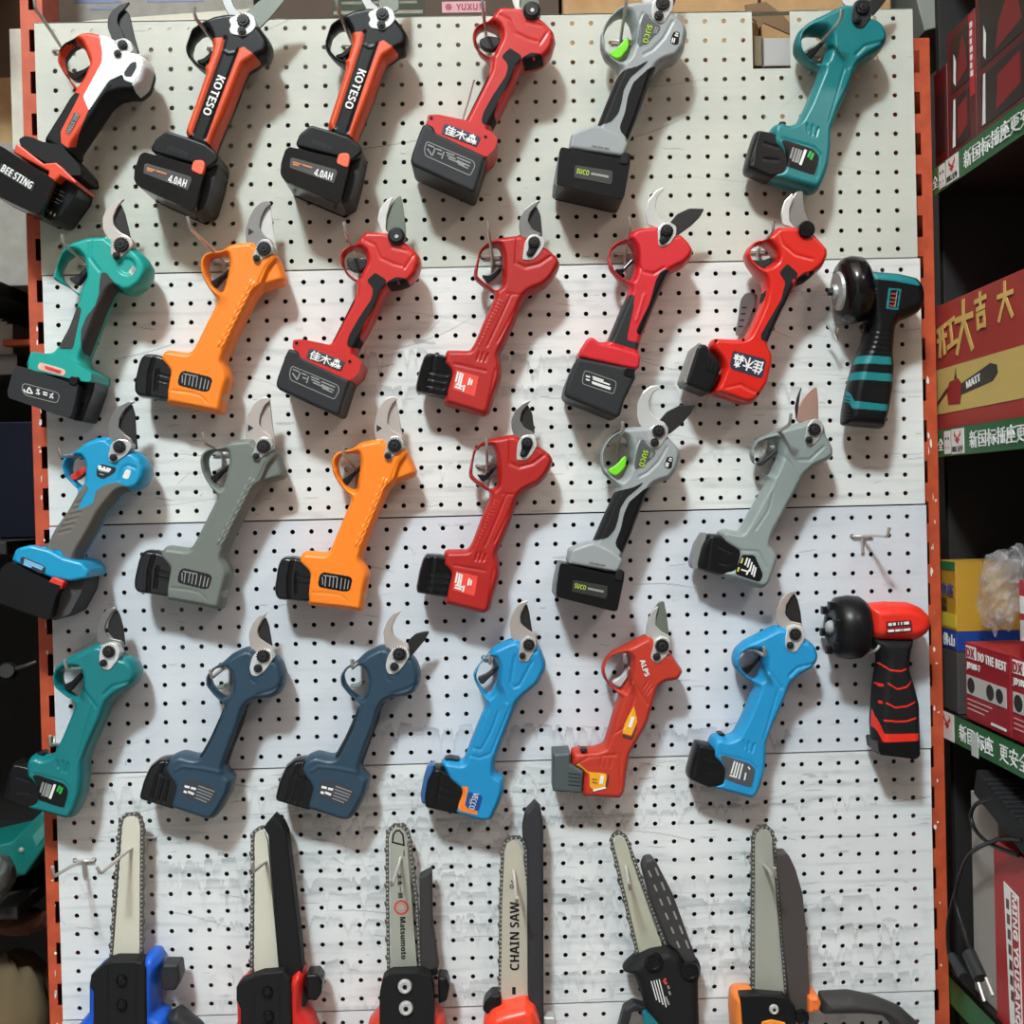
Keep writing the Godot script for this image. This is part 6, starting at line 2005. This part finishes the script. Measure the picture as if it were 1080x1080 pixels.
	face_rect(yb, "green_band", c8(46, 112, 60), 0.0, 0.080, 0.0535, 0.0915, 0.0002)
	face_rect(yb, "pale_band", c8(202, 186, 60), 0.0, 0.004, 0.0535, 0.022, 0.0002)
	hanzi(["fo", "seat"], Vector2(0.010, 0.054), Vector2(0.050, 0.054), 0.016, 0.0012, c8(60, 70, 120), yb, 8.0)
	hanzi(["nation"], Vector2(0.008, 0.034), Vector2(0.030, 0.034), 0.018, 0.0012, c8(70, 60, 30), yb, 8.0)
	for n in 2:
		var t := side_box("part_box", ["small red and white box under the crumpled clear bag", "small red and white box at the picture's right edge"][n], 0.036 + n * 0.122, 0.155 + n * 0.122, y3, 0.100, 0.13, c8(150, 24, 36, 0.45), SX + 0.002)
		var zz := 0.0008
		letters("DO THE BEST", Vector2(0.038, 0.086), Vector2(0.112, 0.084), 0.011, zz, m.print_white, t)
		letters("JD100-7", Vector2(0.006, 0.070), Vector2(0.044, 0.070), 0.010, zz, m.print_white, t)
		face_rect(t, "picture", m.print_white, 0.005, 0.080, 0.032, 0.096, 0.0004)
		letters("DX", Vector2(0.007, 0.088), Vector2(0.030, 0.088), 0.012, 0.0012, c8(150, 24, 36), t)
		face_rect(t, "picture", c8(190, 186, 182), 0.005, 0.034, 0.110, 0.058, 0.0004)
		small_dots(t, [[0.018, 0.046, 0.010], [0.070, 0.046, 0.010], [0.094, 0.046, 0.009]], 0.0012)
		for i in 3:
			face_rect(t, "small_print", c8(200, 150, 150), 0.006, 0.026 - i * 0.006, 0.072 - i * 0.01, 0.0275 - i * 0.006, 0.0004)
		face_rect(t, "small_print", m.print_white, 0.070, 0.006, 0.108, 0.009, 0.0004)
	var rb := side_box("part_box", "red and white box on top of the small red boxes, cut by the picture's edge", 0.180, 0.290, y3 + 0.1005, 0.090, 0.12, c8(160, 26, 36, 0.45), SX + 0.002)
	face_rect(rb, "picture", m.print_white, 0.004, 0.052, 0.040, 0.072, 0.0004)
	face_rect(rb, "picture", c8(200, 196, 190), 0.004, 0.020, 0.040, 0.044, 0.0004)
	clear_bag(Vector3(SX + 0.028, y3 + 0.1005, 0.090))
	# lowest shelf
	var y4: float = ys[3]
	side_box("machine_box", "tall grey-white carton end beside the big red carton", 0.022, 0.096, y4, 0.262, 0.22, c8(150, 146, 140, 0.7), SX + 0.012)
	var mb := side_box("machine_box", "big red carton with white block lettering at the lower right", 0.100, 0.40, y4, 0.225, 0.26, c8(164, 30, 32, 0.45), SX + 0.004)
	mb.rotation_degrees.x = 0
	obj("lettering_field", slab_mesh(PackedVector2Array([Vector2(0.026, 0.180), Vector2(0.062, 0.174), Vector2(0.066, 0.004), Vector2(0.036, 0.006)]), 0.0, 0.0006, 0.0), m.print_white, mb)
	obj("lettering_strip", slab_mesh(PackedVector2Array([Vector2(0.044, 0.174), Vector2(0.060, 0.171), Vector2(0.064, 0.007), Vector2(0.049, 0.008)]), 0.0, 0.0009, 0.0), c8(160, 30, 34, 0.45), mb)
	letters("MING YOUSANQI", Vector2(0.052, 0.172), Vector2(0.0566, 0.010), 0.013, 0.0012, m.print_white, mb)
	var sp := new_st()
	for i in 7:
		prism(sp, rect2(0.032 + i * 0.0013, 0.150 - i * 0.018, 0.039 + i * 0.0013, 0.162 - i * 0.018), 0.0004, 0.0010, 0.0)
	obj("small_print", done(sp), c8(90, 50, 50), mb).set_meta("kind", "stuff")
	charger(Vector3(SX - 0.01, y4 + 0.27, 0.06))

func small_dots(parent: Node, dots: Array, z: float):
	var st := new_st()
	for d in dots:
		prism(st, circle(Vector2(d[0], d[1]), d[2], 14), z - 0.0006, z, 0.0)
	var o := obj("printed_dots", done(st), m.charcoal, parent)
	o.set_meta("kind", "stuff")
	return o

func bull(parent: Node, c: Vector2, s: float):
	var st := new_st()
	for pts in [[-0.2, -0.6, 0.2, -0.6, 0.34, 0.1, -0.34, 0.1], [-0.34, 0.0, -0.9, 0.35, -0.75, 0.9, -0.62, 0.5, -0.2, 0.2], [0.34, 0.0, 0.9, 0.35, 0.75, 0.9, 0.62, 0.5, 0.2, 0.2], [-0.5, -0.35, -0.2, -0.3, -0.2, -0.1, -0.55, -0.1], [0.5, -0.35, 0.2, -0.3, 0.2, -0.1, 0.55, -0.1]]:
		var p := PackedVector2Array()
		for i in range(0, pts.size(), 2):
			p.append(c + Vector2(pts[i], pts[i + 1]) * s)
		prism(st, p, 0.0016, 0.0024, 0.0)
	return obj("bull_emblem", done(st), c8(176, 34, 38), parent)

func clear_bag(at: Vector3):
	var film := StandardMaterial3D.new()
	film.albedo_color = Color(0.92, 0.93, 0.94, 0.10)
	film.transparency = BaseMaterial3D.TRANSPARENCY_ALPHA
	film.roughness = 0.08
	film.metallic_specular = 0.7
	film.cull_mode = BaseMaterial3D.CULL_DISABLED
	var fn := FastNoiseLite.new()
	fn.seed = 4
	fn.frequency = 0.9
	fn.noise_type = FastNoiseLite.TYPE_CELLULAR
	fn.fractal_octaves = 2
	var t := thing("plastic_bag", "crumpled clear plastic bag on the small red boxes", "plastic bag", at)
	for layer in 2:
		var st := new_st()
		var nu := 26
		var nv := 16
		var pts := []
		for j in nv + 1:
			var row := []
			for i in nu:
				var a := TAU * i / nu
				var b := PI * j / nv
				var d := Vector3(sin(b) * cos(a), cos(b), sin(b) * sin(a))
				var r := 0.66 + 0.36 * fn.get_noise_3d(d.x * 2.2 + layer * 9.0, d.y * 2.2, d.z * 2.2) + 0.16 * fn.get_noise_3d(d.x * 6.0, d.y * 6.0 + layer * 5.0, d.z * 6.0)
				var s := Vector3(0.072, 0.125, 0.094) * (1.0 - 0.22 * layer)
				row.append(Vector3(d.x * s.x * r, maxf(0.004, 0.072 + d.y * s.y * r) + 0.002 * layer, d.z * s.z * r + 0.02 * d.y))
			pts.append(row)
		for j in nv:
			for i in nu:
				var k := (i + 1) % nu
				tri(st, pts[j][i], pts[j][k], pts[j + 1][k])
				tri(st, pts[j][i], pts[j + 1][k], pts[j + 1][i])
		obj("film", done(st), film, t)

func charger(at: Vector3):
	var t := thing("battery_charger", "black ribbed battery charger with a dangling cable and two-pin plug", "charger", at)
	var pts := func(list: Array) -> Array:
		var out := []
		for p in list:
			out.append(WX(p[0], p[1], p[2]) - at)
		return out
	# the case leans on the red carton, its long side running down towards the aisle
	var p0 := WX(1044, 838, SX + 0.012) - at
	var p1 := WX(1100, 905, SX + 0.012) - at
	var run := (p1 - p0).normalized()
	var side := Vector3(1, 0, 0)
	var up := side.cross(run).normalized()
	if up.y < 0.0:
		up = -up
	var b := obj("case", box_mesh(Vector3((p1 - p0).length(), 0.034, 0.045), 0.004), m.black_rubber, t)
	b.basis = Basis(run, up, run.cross(up))
	b.position = (p0 + p1) / 2 + up * 0.019
	for i in 9:
		var rb := obj("rib", box_mesh(Vector3(0.0025, 0.003, 0.046), 0.0005), m.charcoal, t)
		rb.basis = b.basis
		rb.position = b.position + run * (-0.040 + i * 0.010) + up * 0.0175
	var a: Array = pts.call([[1050, 842, SX - 0.008], [1030, 848, SX - 0.012], [1024, 862, SX - 0.014], [1032, 880, SX - 0.014], [1050, 893, SX - 0.012], [1074, 902, SX - 0.006]])
	obj("cable", tube_mesh(curve_points(a, 8), 0.0026, 8), m.black, t)
	var c: Array = pts.call([[1078, 886, SX - 0.010], [1052, 886, SX - 0.014], [1022, 902, SX - 0.016], [1008, 940, SX - 0.016], [1000, 975, SX - 0.016], [1002, 1010, SX - 0.016], [1014, 1028, SX - 0.018]])
	obj("cable", tube_mesh(curve_points(c, 8), 0.0026, 8), m.black, t)
	var e: Array = pts.call([[1012, 920, SX - 0.016], [1008, 950, SX - 0.018], [1018, 985, SX - 0.018], [1026, 1010, SX - 0.020]])
	obj("cable", tube_mesh(curve_points(e, 8), 0.0024, 8), m.black, t)
	var g: Array = pts.call([[1022, 1005, SX - 0.020], [1034, 1032, SX - 0.020]])
	obj("plug", tube_mesh(g, 0.0085, 10), m.charcoal, t)
	for i in 2:
		var h: Array = pts.call([[1032 + i * 8, 1036 - i * 5, SX - 0.020], [1038 + i * 9, 1056 - i * 6, SX - 0.020]])
		obj("pin", tube_mesh(h, 0.0022, 6), m.wire, t)
	var k: Array = pts.call([[1004, 1008, SX - 0.018], [1016, 1030, SX - 0.018]])
	obj("strain_relief", tube_mesh(k, 0.0062, 8), m.charcoal, t)

# ---------- goods on the rack to the left ----------
func build_left_goods():
	var edge := W(20, 300, -0.02).x          # outer face of the left post
	var yb := W(10, 302, -0.10).y
	for n in 4:
		var y: float = [yb, W(10, 570, -0.10).y, W(10, 945, -0.10).y, W(10, -60, -0.1).y][n]
		var o := obj("shelf_board", box_mesh(Vector3(0.60, 0.018, 0.42 if n < 3 else 0.6), 0.002), m.shelf)
		o.position = Vector3(edge - 0.345, y - 0.0095, -0.27 if n < 3 else -0.17)
		tag(o, ["dark shelf board under the pale carton left of the post", "dark shelf board left of the post by the bright blue shears", "dark shelf board at the lower left under the teal case", "shelf board over the dark brown carton at the upper left"][n], "shelf")
	structure(obj("side_rack_back", box_mesh(Vector3(0.62, 2.4, 0.01), 0.0), m.shelf)).position = Vector3(edge - 0.345, 1.2, -0.50)  # dark back sheet closing the left rack
	structure(obj("side_rack_end", box_mesh(Vector3(0.01, 2.4, 0.44), 0.0), m.shelf)).position = Vector3(edge - 0.66, 1.2, -0.27)  # dark end sheet of the same rack
	var c := carton("carton", "pale grey carton left of the post beside the turquoise shears", "carton", Vector3(edge - 0.30, yb + 0.0005, -0.40), Vector3(edge - 0.016, W(10, 150, -0.10).y, -0.10), m.grey_card)
	var z := 0.15
	face_rect(c, "tape", c8(170, 160, 144, 0.7), -0.142, 0.0, -0.10, 0.17, z)
	carton("carton", "brown cardboard carton left of the BEE STING shears", "carton", Vector3(edge - 0.30, W(10, 149, -0.10).y, -0.42), Vector3(edge - 0.020, W(10, 72, -0.10).y, -0.13), m.cardboard)
	carton("carton", "dark brown carton at the upper left corner", "carton", Vector3(edge - 0.30, W(10, 71, -0.10).y, -0.42), Vector3(edge - 0.008, W(10, -40, -0.10).y, -0.15), c8(92, 72, 54, 0.85))
	var sh := thing("foam_sheet", "pale foam sheet standing behind the left post's top", "foam sheet", Vector3(W(20, 150, -0.075).x, W(20, 158, -0.075).y, -0.075))
	obj("sheet", slab_mesh(rect2(W(13, 150, -0.075).x - sh.position.x, 0, 0.03, W(20, 30, -0.075).y - sh.position.y), -0.004, 0.0, 0.001), m.pale_card, sh)
	for n in 3:
		var p0 := W(-4 + n * 6, 376, -0.16)
		var p1 := W(3 + n * 6, 336 + n * 3, -0.16)
		carton("packet", ["outermost", "middle", "innermost"][n] + " of three pale packets on the dark shelf left of the turquoise battery", "packet", Vector3(p0.x, p0.y, -0.25), Vector3(p1.x - 0.0008, p1.y, -0.16 + n * 0.002), c8(176, 168, 156, 0.7))
	var pl := obj("packet_stand", box_mesh(Vector3(0.14, 0.03, 0.16), 0.002), c8(60, 50, 44, 0.8))
	pl.position = Vector3(W(8, 380, -0.2).x - 0.03, W(8, 377, -0.2).y - 0.019, -0.22)
	tag(pl, "dark slab under the three pale packets", "stand")
	var os := obj("orange_strip", box_mesh(Vector3(0.05, 0.009, 0.02), 0.002), c8(190, 78, 44, 0.6))
	os.position = W(24, 362, -0.15)
	tag(os, "orange plastic strip beside the pale packets", "strip")
	carton("blue_case", "very dark blue case on the shelf left of the bright blue shears", "case", Vector3(edge - 0.28, W(10, 569, -0.1).y, -0.42), Vector3(edge - 0.03, W(10, 445, -0.2).y, -0.2), c8(7, 9, 26, 0.5, 0.0, 0.3))
	# metal fitting that glints in the dark
	var w := W(8, 708, -0.16)
	var mf := thing("metal_fitting", "small dull metal fitting in the dark left of the teal shears", "fitting", w)
	obj("collar", lathe_mesh([[0.0, 0.012], [0.010, 0.012], [0.013, 0.006], [0.014, -0.006], [0.010, -0.012], [0.0, -0.012]], Vector3.ZERO, Vector3(0.3, 0.2, 1), 20), c8(36, 33, 31, 0.5, 0.2), mf)
	obj("stem", tube_mesh([Vector3(0.008, 0.002, 0), Vector3(0.03, 0.008, 0.005), Vector3(0.042, 0.012, 0.0)], 0.004, 8), c8(36, 33, 31, 0.5, 0.2), mf)
	# teal case
	var tc := thing("teal_case", "teal plastic tool case at the lower left, partly hidden by the post", "tool case", W(22, 905, -0.12))
	var o0 := tc.position
	var poly := func(list: Array, zz: float) -> PackedVector2Array:
		var out := PackedVector2Array()
		for i in range(0, list.size(), 2):
			var v := W(list[i], list[i + 1], zz) - o0
			out.append(Vector2(v.x, v.y))
		return out
	obj("case", slab_mesh(poly.call([-40, 900, 12, 888, 44, 856, 52, 862, 50, 890, 26, 924, -40, 942], -0.10), -0.10, 0.02, 0.004), c8(12, 102, 96, 0.4), tc)
	obj("case_label", slab_mesh(poly.call([34, 882, 46, 868, 49, 880, 38, 893], -0.098), 0.018, 0.0212, 0.0), c8(60, 126, 116, 0.5), tc)
	obj("stud", lathe_mesh([[0.0, 0.003], [0.003, 0.002], [0.004, 0.0]], Vector3(poly.call([22, 897], -0.098)[0].x, poly.call([22, 897], -0.098)[0].y, 0.020), Vector3(0, 0, 1), 12), m.print_grey, tc)
	# sack and rag below
	var sk := sack("burlap_sack", "dusty brown sack standing at the lower left corner", W(6, 1095, -0.16), Vector3(0.080, 0.125, 0.075), c8(96, 80, 56, 0.95), 3)
	var rg := sack("rag_bundle", "dark reddish brown rag bundle lying on the sack", W(22, 972, -0.13), Vector3(0.040, 0.016, 0.03), c8(84, 50, 34, 0.9), 8)
	var gb := sack("grey_wrapper", "crumpled grey wrapper above the rag at the left edge", W(0, 925, -0.05), Vector3(0.018, 0.026, 0.03), c8(76, 78, 75, 0.4), 12)

func sack(called: String, label: String, at: Vector3, size: Vector3, mat: Material, seed_: int) -> Node3D:
	var t := thing(called, label, called.replace("_", " "), at)
	var fn := FastNoiseLite.new()
	fn.seed = seed_
	fn.frequency = 1.1
	var st := SurfaceTool.new()
	st.begin(Mesh.PRIMITIVE_TRIANGLES)
	st.set_smooth_group(0)
	var pts := []
	for j in 17:
		var row := []
		for i in 28:
			var a := TAU * i / 28.0
			var b := PI * j / 16.0
			var d := Vector3(sin(b) * cos(a), cos(b), sin(b) * sin(a))
			var r := 1.0 + 0.2 * fn.get_noise_3d(d.x * 1.6, d.y * 1.6, d.z * 1.6) + 0.10 * fn.get_noise_3d(d.x * 6.0, d.y * 4.0, d.z * 6.0)
			row.append(d * size * r)
		pts.append(row)
	for j in 16:
		for i in 28:
			var k := (i + 1) % 28
			tri(st, pts[j][i], pts[j][k], pts[j + 1][k])
			tri(st, pts[j][i], pts[j + 1][k], pts[j + 1][i])
	st.generate_normals()
	obj("cloth", st.commit(), mat, t)
	return t
